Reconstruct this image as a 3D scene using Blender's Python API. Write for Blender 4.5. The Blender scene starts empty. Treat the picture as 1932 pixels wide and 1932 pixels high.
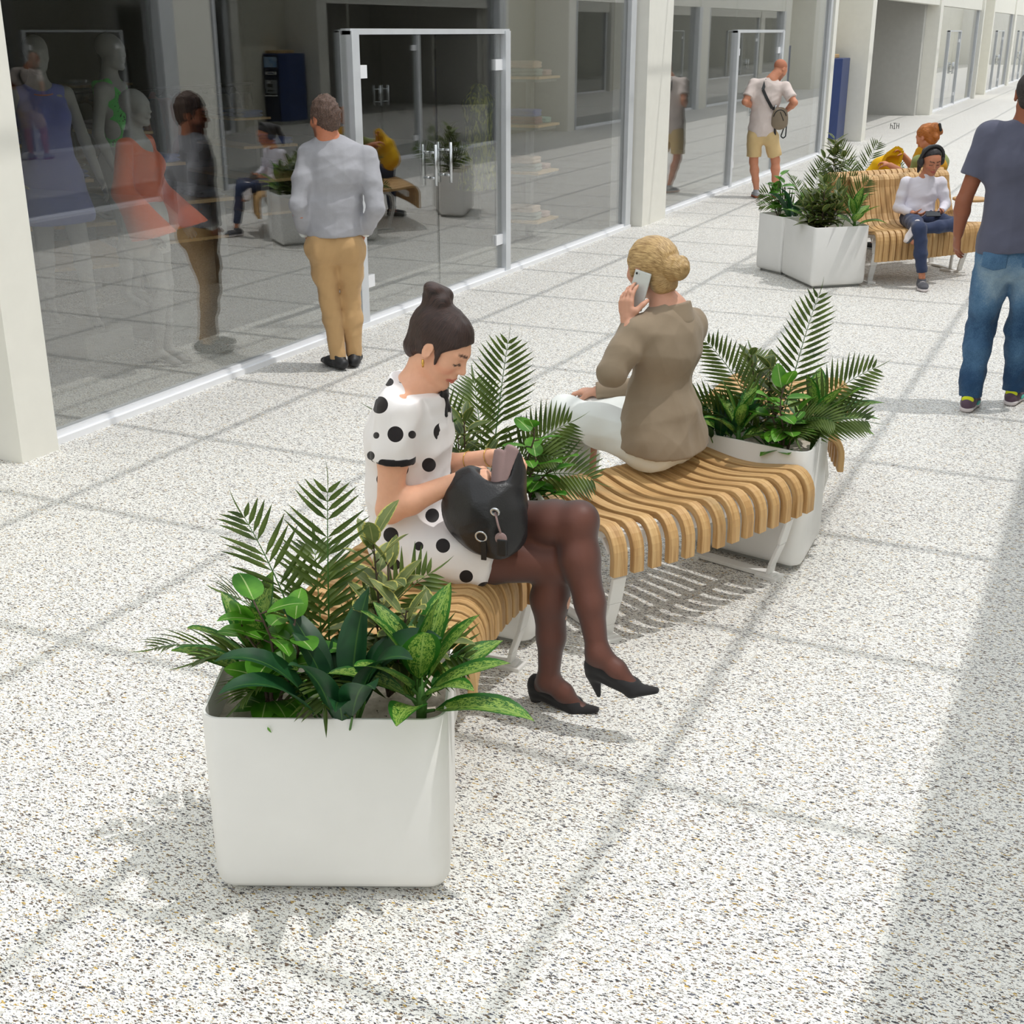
import bpy, math, random
import numpy as np
from mathutils import Vector, Matrix, noise
PI = math.pi
COL = bpy.context.scene.collection
V = Vector

# ---------------------------------------------------------------- objects
def tag(o, label=None, cat=None, group=None, kind=None):
    if label: o['label'] = label
    if cat: o['category'] = cat
    if group: o['group'] = group
    if kind: o['kind'] = kind
    return o

def empty(name, loc, label=None, cat=None, group=None, rz=0.0):
    o = bpy.data.objects.new(name, None)
    o.empty_display_size = 0.1
    o.location = loc
    o.rotation_euler = (0, 0, rz)
    COL.objects.link(o)
    return tag(o, label, cat, group)

def obj(name, me, mat=None, parent=None, label=None, cat=None, group=None, kind=None):
    """links a mesh given in WORLD coordinates; under a parent it is moved into the parent's frame"""
    o = bpy.data.objects.new(name, me)
    if mat is not None:
        for m in (mat if isinstance(mat, (list, tuple)) else [mat]):
            me.materials.append(m)
    COL.objects.link(o)
    if parent is not None:
        o.parent = parent
        L = Matrix.Identity(4)
        p = parent
        while p is not None:
            L = (Matrix.Translation(p.location) @ p.rotation_euler.to_matrix().to_4x4()) @ L
            p = p.parent
        me.transform(L.inverted())
    return tag(o, label, cat, group, kind)

def struct(name, me, mat, parent=None):
    return obj(name, me, mat, parent, kind='structure' if parent is None else None)

def copy_thing(root, loc=None, rz=None, **kw):
    def cp(o, par):
        c = o.copy()
        COL.objects.link(c)
        if par is not None: c.parent = par
        for ch in [x for x in bpy.data.objects if x.parent == o and x != c]:
            cp(ch, c)
        return c
    kids = cp(root, None)
    if loc is not None: kids.location = loc
    if rz is not None: kids.rotation_euler = (0, 0, rz)
    return tag(kids, **kw)

# ---------------------------------------------------------------- plain mesh builder
class MB:
    def __init__(s):
        s.v = []; s.f = []; s.m = []; s.uv = []
    def add(s, vs, fs, m=0, uv=None):
        b = len(s.v)
        s.v += [tuple(p) for p in vs]
        s.f += [tuple(b + i for i in f) for f in fs]
        s.m += [m] * len(fs)
        s.uv += list(uv) if uv else [(0, 0)] * len(vs)
        return s
    def box(s, a, b, m=0):
        x0, y0, z0 = (min(a[i], b[i]) for i in range(3)); x1, y1, z1 = (max(a[i], b[i]) for i in range(3))
        v = [(x0,y0,z0),(x1,y0,z0),(x1,y1,z0),(x0,y1,z0),(x0,y0,z1),(x1,y0,z1),(x1,y1,z1),(x0,y1,z1)]
        return s.add(v, [(0,3,2,1),(4,5,6,7),(0,1,5,4),(1,2,6,5),(2,3,7,6),(3,0,4,7)], m)
    def bar(s, a, b, w, h, m=0, up=(0,0,1)):
        a = V(a); b = V(b); d = (b-a).normalized(); u = V(up)
        if abs(d.dot(u)) > .98: u = V((1,0,0))
        r = d.cross(u).normalized(); u = r.cross(d).normalized()
        v = []
        for p in (a, b):
            for (i, j) in ((-1,-1),(1,-1),(1,1),(-1,1)): v.append(p + r*(i*w/2) + u*(j*h/2))
        return s.add(v, [(0,1,2,3),(7,6,5,4),(0,4,5,1),(1,5,6,2),(2,6,7,3),(3,7,4,0)], m)
    def prism(s, poly, z0, z1, m=0, cap=True):
        n = len(poly)
        v = [(p[0],p[1],z0) for p in poly] + [(p[0],p[1],z1) for p in poly]
        f = [(i,(i+1)%n,n+(i+1)%n,n+i) for i in range(n)]
        if cap: f += [tuple(range(n-1,-1,-1)), tuple(range(n,2*n))]
        return s.add(v, f, m)
    def tube(s, pts, rad, n=8, m=0, cap=True):
        pts = [V(p) for p in pts]; k = len(pts)
        if not hasattr(rad, '__len__'): rad = [rad]*k
        t0 = (pts[1]-pts[0]).normalized()
        u = t0.cross(V((0,0,1)))
        if u.length < .05: u = t0.cross(V((1,0,0)))
        u.normalize(); vs = []; fs = []
        for i, p in enumerate(pts):
            t = (pts[min(i+1,k-1)]-pts[max(i-1,0)]).normalized()
            u = (u - t*u.dot(t)).normalized(); w = t.cross(u)
            for j in range(n):
                a = 2*PI*j/n
                vs.append(p + (u*math.cos(a)+w*math.sin(a))*rad[i])
        for i in range(k-1):
            for j in range(n):
                fs.append((i*n+j, i*n+(j+1)%n, (i+1)*n+(j+1)%n, (i+1)*n+j))
        if cap: fs += [tuple(range(n-1,-1,-1)), tuple((k-1)*n+j for j in range(n))]
        return s.add(vs, fs, m)
    def lathe(s, c, prof, n=24, m=0):
        vs = []; fs = []; k = len(prof)
        for r, z in prof:
            for j in range(n):
                a = 2*PI*j/n; vs.append((c[0]+r*math.cos(a), c[1]+r*math.sin(a), c[2]+z))
        for i in range(k-1):
            for j in range(n): fs.append((i*n+j, i*n+(j+1)%n, (i+1)*n+(j+1)%n, (i+1)*n+j))
        fs += [tuple(range(n-1,-1,-1)), tuple((k-1)*n+j for j in range(n))]
        return s.add(vs, fs, m)
    def mesh(s, name, smooth=False, uv=False):
        me = bpy.data.meshes.new(name)
        me.from_pydata(s.v, [], s.f)
        if any(s.m): me.polygons.foreach_set('material_index', s.m)
        if uv:
            L = me.uv_layers.new(name='UVMap')
            idx = np.empty(len(me.loops), dtype=np.int32); me.loops.foreach_get('vertex_index', idx)
            L.data.foreach_set('uv', np.array(s.uv, dtype=np.float32)[idx].ravel())
        if smooth: me.polygons.foreach_set('use_smooth', [True]*len(me.polygons))
        me.update()
        return me

def bevel(o, w=0.004, seg=2, angle=0.6):
    b = o.modifiers.new('bevel', 'BEVEL'); b.width = w; b.segments = seg
    b.limit_method = 'ANGLE'; b.angle_limit = angle
    b.harden_normals = False
    return o

def round_poly(poly, r, n=6):
    """polygon with its corners rounded"""
    out = []; k = len(poly)
    for i in range(k):
        p0, p, p1 = V(poly[i-1]).to_2d(), V(poly[i]).to_2d(), V(poly[(i+1)%k]).to_2d()
        a = (p0-p); b = (p1-p); la, lb = a.length, b.length; a /= la; b /= lb
        th = math.acos(max(-1, min(1, a.dot(b))))
        d = min(r/math.tan(th/2), la*.45, lb*.45); rr = d*math.tan(th/2)
        c = p + (a+b).normalized()*(rr/math.sin(th/2))
        s0 = p + a*d - c; s1 = p + b*d - c
        a0 = math.atan2(s0.y, s0.x); a1 = math.atan2(s1.y, s1.x)
        da = (a1-a0+PI) % (2*PI) - PI
        for j in range(n+1):
            t = a0 + da*j/n; out.append((c.x+rr*math.cos(t), c.y+rr*math.sin(t)))
    return out

def offset_poly(poly, d):
    """polygon (counter-clockwise) moved inwards by d"""
    k = len(poly); out = []
    for i in range(k):
        p0, p, p1 = V(poly[i-1]).to_2d(), V(poly[i]).to_2d(), V(poly[(i+1)%k]).to_2d()
        e0 = (p-p0); e1 = (p1-p)
        if e0.length < 1e-9 or e1.length < 1e-9: out.append((p.x,p.y)); continue
        n0 = V((-e0.y, e0.x)).normalized(); n1 = V((-e1.y, e1.x)).normalized()
        nn = (n0+n1); nn = nn/max(.3, nn.length_squared)*2
        out.append((p.x+nn.x*d, p.y+nn.y*d))
    return out

# ---------------------------------------------------------------- materials
def lin(c):
    def f(x):
        x /= 255.0
        return x/12.92 if x <= .04045 else ((x+.055)/1.055)**2.4
    return (f(c[0]), f(c[1]), f(c[2]), 1.0)

class NT:
    def __init__(s, name):
        s.mat = bpy.data.materials.new(name); s.mat.use_nodes = True
        s.t = s.mat.node_tree; s.t.nodes.clear()
        s.out = s.n('ShaderNodeOutputMaterial')
    def n(s, typ, **kw):
        nd = s.t.nodes.new(typ)
        for k, v in kw.items():
            if k in ('operation','blend_type','data_type','feature','interpolation_type','noise_dimensions','distribution','wave_type','bands_direction','attribute_name','voronoi_dimensions','wave_profile','uv_map'):
                setattr(nd, k, v)
        return nd
    def l(s, a, b): s.t.links.new(a, b)
    def coord(s, kind='Object'):
        return s.n('ShaderNodeTexCoord').outputs[kind]
    def math(s, op, a, b=None, clamp=False):
        m = s.n('ShaderNodeMath', operation=op); m.use_clamp = clamp
        for i, x in enumerate((a, b)):
            if x is None: continue
            if isinstance(x, (int, float)): m.inputs[i].default_value = x
            else: s.l(x, m.inputs[i])
        return m.outputs[0]
    def mix(s, fac, a, b, blend='MIX'):
        m = s.n('ShaderNodeMix', data_type='RGBA', blend_type=blend)
        for i, x in ((0, fac), (6, a), (7, b)):
            if isinstance(x, (int, float)): m.inputs[i].default_value = x
            elif isinstance(x, tuple): m.inputs[i].default_value = x
            else: s.l(x, m.inputs[i])
        return m.outputs[2]
    def ramp(s, fac, stops, interp='LINEAR'):
        r = s.n('ShaderNodeValToRGB'); r.color_ramp.interpolation = interp
        e = r.color_ramp.elements
        while len(e) > 1: e.remove(e[-1])
        e[0].position, e[0].color = stops[0]
        for p, c in stops[1:]:
            k = e.new(p); k.color = c
        s.l(fac, r.inputs[0]); return r.outputs[0]
    def noise(s, vec, scale, detail=2.0, rough=.5, dist=0.0):
        n = s.n('ShaderNodeTexNoise'); s.l(vec, n.inputs['Vector'])
        n.inputs['Scale'].default_value = scale; n.inputs['Detail'].default_value = detail
        n.inputs['Roughness'].default_value = rough; n.inputs['Distortion'].default_value = dist
        return n.outputs
    def mapping(s, vec, scale=(1,1,1), rot=(0,0,0), loc=(0,0,0)):
        m = s.n('ShaderNodeMapping'); s.l(vec, m.inputs['Vector'])
        m.inputs['Scale'].default_value = scale; m.inputs['Rotation'].default_value = rot; m.inputs['Location'].default_value = loc
        return m.outputs[0]
    def bump(s, h, strength=.2, dist=.01):
        b = s.n('ShaderNodeBump'); b.inputs['Strength'].default_value = strength; b.inputs['Distance'].default_value = dist
        s.l(h, b.inputs['Height']); return b.outputs[0]
    def principled(s, color, rough=.5, metal=0.0, normal=None, sub=0.0, spec=.5, sheen=0.0, coat=0.0, subr=None):
        p = s.n('ShaderNodeBsdfPrincipled')
        if isinstance(color, tuple): p.inputs['Base Color'].default_value = color
        else: s.l(color, p.inputs['Base Color'])
        if isinstance(rough, (int, float)): p.inputs['Roughness'].default_value = rough
        else: s.l(rough, p.inputs['Roughness'])
        p.inputs['Metallic'].default_value = metal
        p.inputs['Specular IOR Level'].default_value = spec
        p.inputs['Sheen Weight'].default_value = sheen
        p.inputs['Coat Weight'].default_value = coat
        if sub:
            p.inputs['Subsurface Weight'].default_value = sub
            p.inputs['Subsurface Radius'].default_value = subr or (.012, .005, .003)
            p.inputs['Subsurface Scale'].default_value = 1.0
        if normal is not None: s.l(normal, p.inputs['Normal'])
        s.l(p.outputs[0], s.out.inputs[0])
        s.p = p
        return p

def plain(name, c, rough=.5, metal=0.0, var=.04, scale=8.0, bump=0.0, bscale=120.0, spec=.5, sheen=0.0):
    t = NT(name); co = t.coord()
    nz = t.noise(co, scale, 3)[0]
    b = lin(c)
    d = tuple(max(0, x*(1-var*2)) for x in b[:3])+(1,)
    e = tuple(min(1, x*(1+var)) for x in b[:3])+(1,)
    col = t.ramp(nz, [(.3, d), (.7, e)])
    nm = t.bump(t.noise(co, bscale, 2)[0], bump, .003) if bump else None
    t.principled(col, rough, metal, nm, spec=spec, sheen=sheen)
    return t.mat
M = {}
def mk_floor():
    t = NT('terrazzo'); co = t.coord()
    nz = t.noise(co, 160, 1)[1]
    dis = t.mix(.0045, co, nz, 'LINEAR_LIGHT')
    base = t.ramp(t.noise(co, 260, 2)[0], [(.35, lin((224,223,218))), (.62, lin((242,241,237)))])
    col = base
    pal = [(0, lin((62,60,62))), (.2, lin((112,92,76))), (.38, lin((178,176,172))), (.52, lin((96,98,110))), (.66, lin((196,164,88))), (.74, lin((84,76,70))), (.88, lin((200,196,188)))]
    for k, (rot, sc, rad, dens) in enumerate(((.3, (48,150), .25, .42), (1.35, (55,165), .24, .40), (2.4, (46,140), .26, .38), (.9, (120,330), .28, .36), (2.0, (130,340), .28, .34))):
        mp = t.mapping(dis, (sc[0], sc[1], 1), (0, 0, rot), (k*3.1, k*7.7, 0))
        v = t.n('ShaderNodeTexVoronoi', voronoi_dimensions='2D'); v.inputs['Scale'].default_value = 1.0
        t.l(mp, v.inputs['Vector'])
        sep = t.n('ShaderNodeSeparateColor'); t.l(v.outputs['Color'], sep.inputs[0])
        rr = t.math('MULTIPLY', sep.outputs[2], rad)
        rr = t.math('ADD', rr, rad*.45)
        a = t.math('LESS_THAN', v.outputs['Distance'], rr)
        b = t.math('LESS_THAN', sep.outputs[0], dens)
        m = t.math('MULTIPLY', a, b)
        cc = t.ramp(sep.outputs[1], pal, 'CONSTANT')
        col = t.mix(m, col, cc)
    t.principled(col, .55, spec=.3)
    return t.mat
M['floor'] = mk_floor()
M['pillar'] = plain('cream_paint', (233,231,222), .6, var=.012)
M['beige'] = plain('beige_wall_paint', (216,213,198), .7, var=.015)
M['white_wall'] = plain('white_wall_paint', (236,235,230), .7, var=.01)
M['unlit_wall'] = plain('unlit_shop_wall', (74,72,68), .8, var=.04)  # gloom of the unlit shops put into the wall and ceiling colour
M['grey_wall'] = plain('grey_wall_paint', (196,195,190), .7, var=.02)
M['alu'] = plain('pale_aluminium', (214,217,221), .35, .25, var=.02)
M['sill'] = plain('white_aluminium_sill', (240,241,244), .3, var=.01)
M['steel'] = plain('brushed_steel', (205,208,210), .25, .9, var=.05)
M['white_metal'] = plain('white_powder_coat', (232,231,228), .42, var=.01)
M['grey_metal'] = plain('grey_plinth_metal', (176,176,172), .5, var=.02)
M['black'] = plain('black_plastic', (24,24,26), .4)
M['tan_wood'] = plain('pale_shelf_wood', (205,170,118), .55, var=.08, scale=30)
M['dark_wood'] = plain('dark_wood', (52,44,40), .6, var=.1, scale=20)

def mk_glass(name, f0, f1, tint=(.97,.98,.97,1)):
    t = NT(name)
    g = t.n('ShaderNodeNewGeometry'); d = t.n('ShaderNodeVectorMath', operation='DOT_PRODUCT')
    t.l(g.outputs['Normal'], d.inputs[0]); t.l(g.outputs['Incoming'], d.inputs[1])
    c = t.math('SUBTRACT', 1.0, t.math('ABSOLUTE', d.outputs['Value']), True)
    f = t.math('ADD', t.math('MULTIPLY', t.math('POWER', c, 5.0), f1), f0, True)
    tr = t.n('ShaderNodeBsdfTransparent'); tr.inputs[0].default_value = tint
    g = t.n('ShaderNodeBsdfGlossy'); g.inputs['Roughness'].default_value = 0.0; g.inputs[0].default_value = (1,1,1,1)
    mx = t.n('ShaderNodeMixShader'); t.l(f, mx.inputs[0]); t.l(tr.outputs[0], mx.inputs[1]); t.l(g.outputs[0], mx.inputs[2])
    t.l(mx.outputs[0], t.out.inputs[0])
    return t.mat
M['glass'] = mk_glass('shop_glass', .175, .80, (.93,.94,.93,1)); M['clear_glass'] = mk_glass('clear_glass', .03, .25)

def mk_oak():
    t = NT('oak_slats'); uv = t.coord('UV')
    g = t.noise(t.mapping(uv, (3.0, 60, 1)), 1.0, 4, .6, .4)[0]
    g2 = t.noise(t.mapping(uv, (10, 420, 1)), 1.0, 2)[0]
    f = t.math('ADD', t.math('MULTIPLY', g, .75), t.math('MULTIPLY', g2, .25))
    col = t.ramp(f, [(.3, lin((148,108,64))), (.5, lin((196,156,104))), (.7, lin((218,186,136)))])
    t.principled(col, .5, spec=.35, normal=t.bump(g2, .08, .002))
    return t.mat
M['oak'] = mk_oak()

def mk_sand():
    t = NT('pale_sand'); co = t.coord()
    a = t.noise(co, 40, 4)[0]
    v = t.n('ShaderNodeTexVoronoi'); v.inputs['Scale'].default_value = 38; t.l(t.mix(.02, co, t.noise(co, 60)[1], 'LINEAR_LIGHT'), v.inputs['Vector'])
    sep = t.n('ShaderNodeSeparateColor'); t.l(v.outputs['Color'], sep.inputs[0])
    m = t.math('MULTIPLY', t.math('LESS_THAN', v.outputs['Distance'], .12), t.math('LESS_THAN', sep.outputs[0], .3))
    col = t.ramp(a, [(.3, lin((196,184,170))), (.7, lin((228,217,204)))])
    col = t.mix(m, col, lin((60,52,46)))
    t.principled(col, .95, spec=.1, normal=t.bump(a, .5, .02))
    return t.mat
M['sand'] = mk_sand()
# ---------------------------------------------------------------- the mall: floor, shop fronts on both sides, open glazing bars above
GX = -5.08          # glass plane of the left shop fronts
OX = 1.35           # glass plane of the right shop fronts
Y0, Y1 = -14.0, 96.0
b = MB(); b.add([(-14,Y0,0),(9,Y0,0),(9,Y1,0),(-14,Y1,0)], [(0,1,2,3)])
struct('floor', b.mesh('floor'), M['floor'])

def box_struct(name, a, c, mat): 
    return struct(name, MB().box(a, c).mesh(name), mat)

HD = 2.72           # underside of the header beams
TOP = 4.4
HANDLE_Y = 30.3
def bay_front(side, y0, y1, wn, dn, door=True, yd=None, gm='glass'):
    """one glazed shop front: sill, jambs, glass panes and a pair of doors"""
    s = 1 if side == 'left' else -1
    gx = GX if side == 'left' else OX
    w = empty('window_%d' % wn, (gx, (y0+y1)/2, 0)); w['kind'] = 'structure'
    if yd is None: yd = y0 + (y1-y0)*.36
    dw = 2.52
    f = MB()
    f.box((gx-.06, y0, 0), (gx+.06, y1, .035)); f.box((gx-.035, y0, .035), (gx+.035, y1, .06))
    obj('window_sill', f.mesh('sill'), M['sill'], w)
    f = MB(); f.box((gx-.14, y1-.16, 0), (gx+.05, y1, HD)); f.box((gx-.14, y1, 0), (gx-.02, y1+.12, HD)); f.box((gx-.1, y0-.02, 0), (gx-.01, y0+.04, HD))
    obj('window_jamb', f.mesh('jamb'), M['alu'], w)
    g = MB(); g.box((gx-.006, y0, .06), (gx+.006, yd, HD)); g.box((gx-.006, yd+dw, .06), (gx+.006, y1-.16, HD))
    g.box((gx-.006, yd, 2.1), (gx+.006, yd+dw, HD))
    obj('window_glass', g.mesh('glass'), M[gm], w)
    d = empty('door_%d' % dn, (gx, yd+dw/2, 0)); d['kind'] = 'structure'
    f = MB()
    f.box((gx-.05, yd-.05, .0), (gx+.05, yd+.05, 2.1)); f.box((gx-.05, yd+dw-.05, .0), (gx+.05, yd+dw+.05, 2.1))
    f.box((gx-.04, yd-.05, 2.075), (gx+.04, yd+dw+.05, 2.115))
    obj('door_frame', f.mesh('frame'), M['alu'], d)
    for k in (0, 1):
        a, c = yd+.06+k*(dw/2-.05), yd+dw/2-.01+k*(dw/2-.05)
        lf = obj('door_leaf', MB().box((gx-.007, a, .02), (gx+.007, c, 2.07)).mesh('leaf'), M[gm], d)
        hy = c-.12 if k == 0 else a+.12
        h = MB()
        for sx in (-1, 1):
            h.tube([(gx+sx*.06, hy, .93), (gx+sx*.06, hy, 1.25)], .013, 8)
            h.tube([(gx+sx*.06, hy, .99), (gx, hy, .99)], .011, 6); h.tube([(gx+sx*.06, hy, 1.19), (gx, hy, 1.19)], .011, 6)
        obj('door_handle', h.mesh('handle', True), M['steel'], lf)
        h = MB(); yy = a+.06 if k == 0 else c-.06
        for z in (.28, 1.78): h.box((gx-.02, yy-.07, z), (gx+.02, yy+.07, z+.09))
        obj('door_hinge', h.mesh('hinge'), M['sill'], lf)
    return w

def room(side, y0, y1, depth, wall, ceil, n):
    s = -1 if side == 'left' else 1
    gx = GX if side == 'left' else OX
    xb = gx + s*depth
    m = MB(); m.box((xb, y0-.05, 0), (xb+s*.1, y1+.05, 3.1)); m.box((gx+s*.14, y0-.1, 0), (xb, y0-.02, 3.1)); m.box((gx+s*.14, y1+.02, 0), (xb, y1+.1, 3.1))
    struct('wall_%s_shop_%d' % (side, n), m.mesh('shopwall'), wall)
    struct('ceiling_%s_shop_%d' % (side, n), MB().box((gx+s*.14, y0-.1, 3.1), (xb+s*.1, y1+.1, 3.2)).mesh('shopceil'), ceil)

bay_front('left', 4.90, 13.98, 1, 1, yd=8.2)
bay_front('left', 15.0, 24.0, 2, 2, yd=18.1)
bay_front('left', 37.4, 46.6, 4, 4, yd=39.9)
bay_front('left', 50.2, 58.5, 5, 5); bay_front('left', 59.3, 68.0, 6, 6); bay_front('left', 68.8, 78.0, 7, 7)
room('left', 4.90, 14.0, 6.2, M['unlit_wall'], M['unlit_wall'], 1)
room('left', 15.0, 24.0, 6.5, M['grey_wall'], M['grey_wall'], 2)
room('left', 37.4, 46.6, 7.0, M['beige'], M['white_wall'], 4)
room('left', 50.2, 58.5, 7.0, M['beige'], M['white_wall'], 5); room('left', 59.3, 68.0, 7.0, M['beige'], M['white_wall'], 6); room('left', 68.8, 78.0, 7.0, M['beige'], M['white_wall'], 7)
m = MB(); m.box((-9.0, 36.5, 0), (-5.3, 36.9, 4.2)); m.box((-9.1, 27.8, 0), (-9.0, 36.9, 4.2)); m.box((-9.0, 27.75, 0), (-5.3, 27.8, 4.2))
struct('wall_left_passage', m.mesh('passage'), M['grey_wall'])
struct('ceiling_left_passage', MB().box((-9.1, 27.7, 4.2), (-5.2, 36.9, 4.3)).mesh('pc'), M['white_wall'])

# pillars and blind panels of the left side
m = MB(); m.box((-5.45, 4.64, 0), (-4.96, 4.90, TOP)); struct('pillar_left_1', m.mesh('pillar'), M['pillar'])
m = MB(); m.box((-5.5, 14.1, 0), (-4.93, 14.93, TOP)); struct('pillar_left_2', m.mesh('pillar'), M['pillar'])
m = MB(); m.box((-5.75, 24.06, 0), (-5.0, 24.32, TOP)); struct('pillar_left_3', m.mesh('pillar'), M['pillar'])
m = MB(); m.box((-5.9, 27.36, 0), (-4.96, 27.78, TOP)); struct('pillar_left_4', m.mesh('pillar'), M['pillar'])
m = MB(); m.box((-5.5, 36.9, 0), (-4.96, 37.4, TOP)); struct('pillar_left_5', m.mesh('pillar'), M['pillar'])
m = MB(); m.box((-5.5, 46.7, 0), (-4.92, 46.95, TOP)); m.box((-5.5, 49.8, 0), (-4.92, 50.15, TOP)); struct('pillar_left_6', m.mesh('pillar'), M['pillar'])
m = MB(); m.box((-5.5, 58.6, 0), (-4.96, 59.3, TOP)); m.box((-5.5, 68.05, 0), (-4.96, 68.8, TOP)); m.box((-5.5, 78.05, 0), (-4.96, Y1, TOP)); struct('pillar_left_7', m.mesh('pillar'), M['pillar'])
struct('wall_left_recess', MB().box((-6.0, 24.1, 0), (-5.88, 27.7, TOP)).mesh('recess'), M['beige'])
struct('wall_left_panel', MB().box((-5.4, 46.9, 0), (-5.3, 50.0, TOP)).mesh('panel'), M['beige'])
m = MB(); m.box((-5.3, Y0, 0), (-5.2, 4.2, TOP)); struct('wall_left_near', m.mesh('near'), M['beige'])
m = MB()
for (a, c) in ((4.9, 14.1), (14.93, 24.06), (27.78, 36.9), (37.4, 46.7), (50.15, 58.6), (59.3, 68.05), (68.8, 78.05)):
    m.box((-5.2, a, HD), (-5.0, c, TOP))
struct('wall_left_header', m.mesh('header'), M['pillar'])
struct('ceiling_left_roof', MB().box((-14, Y0, TOP), (-5.0, Y1, TOP+.12)).mesh('roofl'), M['white_wall'])

# the right side, seen mirrored in the glass
for k, (a, c) in enumerate(((-12.0,-3.0), (4.9, 14.0), (15.0, 24.0), (27.86, 36.9), (37.9, 46.6))):
    bay_front('right', a, c, 11+k, 11+k)
    room('right', a, c, 6.0, M['unlit_wall'] if k != 3 else M['grey_wall'], M['unlit_wall'], 11+k)
for i_, (a, c) in enumerate(((-3.0, -2.3), (-2.3, 4.1), (4.1, 4.9), (14.12, 14.93), (24.06, 24.32), (27.4, 27.8), (36.95, 37.85), (46.7, 47.6), (51.4, 52.0))):
    struct('pillar_right_%d' % (i_+1), MB().box((OX-.1, a, 0), (OX+.95, c, TOP)).mesh('pillar'), M['pillar'])
struct('wall_right_far', MB().box((OX-.1, 52, 0), (OX+.3, Y1, TOP)).mesh('wr'), M['pillar'])
m = MB(); m.box((OX+.7, 24.1, 0), (OX+.8, 27.6, TOP)); m.box((OX+.8, 47.5, 0), (OX+.9, 51.6, TOP)); struct('wall_right_recess', m.mesh('recess'), M['beige'])
m = MB()
for (a, c) in ((-12, -3), (4.9, 14.12), (14.93, 24.06), (27.8, 36.95), (37.85, 46.7)): m.box((OX-.08, a, HD), (OX+.12, c, TOP))
struct('wall_right_header', m.mesh('header'), M['pillar'])
struct('ceiling_right_roof', MB().box((OX-.1, Y0, TOP), (9, Y1, TOP+.12)).mesh('roofr'), M['white_wall'])
struct('wall_far_end', MB().box((-5.2, Y1-.3, 0), (OX+.2, Y1, TOP)).mesh('far'), M['white_wall'])

# glazing bars of the roof light over the corridor (their soft shadows rule the floor)
SUN = V((.335, .15, 1.0))
m = MB()
BW = .034
for i in range(-3, 5):
    x = -4.375 + 1.1165*i + SUN.x*TOP
    if -5.2 < x < OX-.1: m.box((x-BW/2, Y0, TOP), (x+BW/2, Y1, TOP+.02))
j = -20
while True:
    y = 4.279 + 1.119*j + SUN.y*TOP
    if y > Y1: break
    if y > Y0: m.box((-5.1, y-BW/2, TOP+.002), (OX-.05, y+BW/2, TOP+.022))
    j += 1
struct('ceiling_roof_light_bars', m.mesh('bars'), M['alu'])
# ---------------------------------------------------------------- slatted benches
def bez(a, b, bulge, t):
    a = V(a).to_2d(); b = V(b).to_2d(); d = b-a; n = V((-d.y, d.x))/d.length
    c = (a+b)/2 + n*bulge*2
    return a*(1-t)**2 + c*2*t*(1-t) + b*t*t

def seat_profile(L, hi=.475, drop=.30):
    p = [(.0, drop), (.0, hi-.11)]
    for k in range(1, 7):
        a = k/6*PI/2; p.append((.085*(1-math.cos(a)), hi-.11+.11*math.sin(a)))
    for k in range(1, 10):
        t = k/10; p.append((.085+(L-.17)*t, hi-.03*math.sin(PI*t)**1.3))
    for k in range(0, 7):
        a = PI/2*(1-k/6); p.append((L-.085*(1-math.cos(a)), hi-.11+.11*math.sin(a)))
    p.append((L, drop))
    return p

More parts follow.
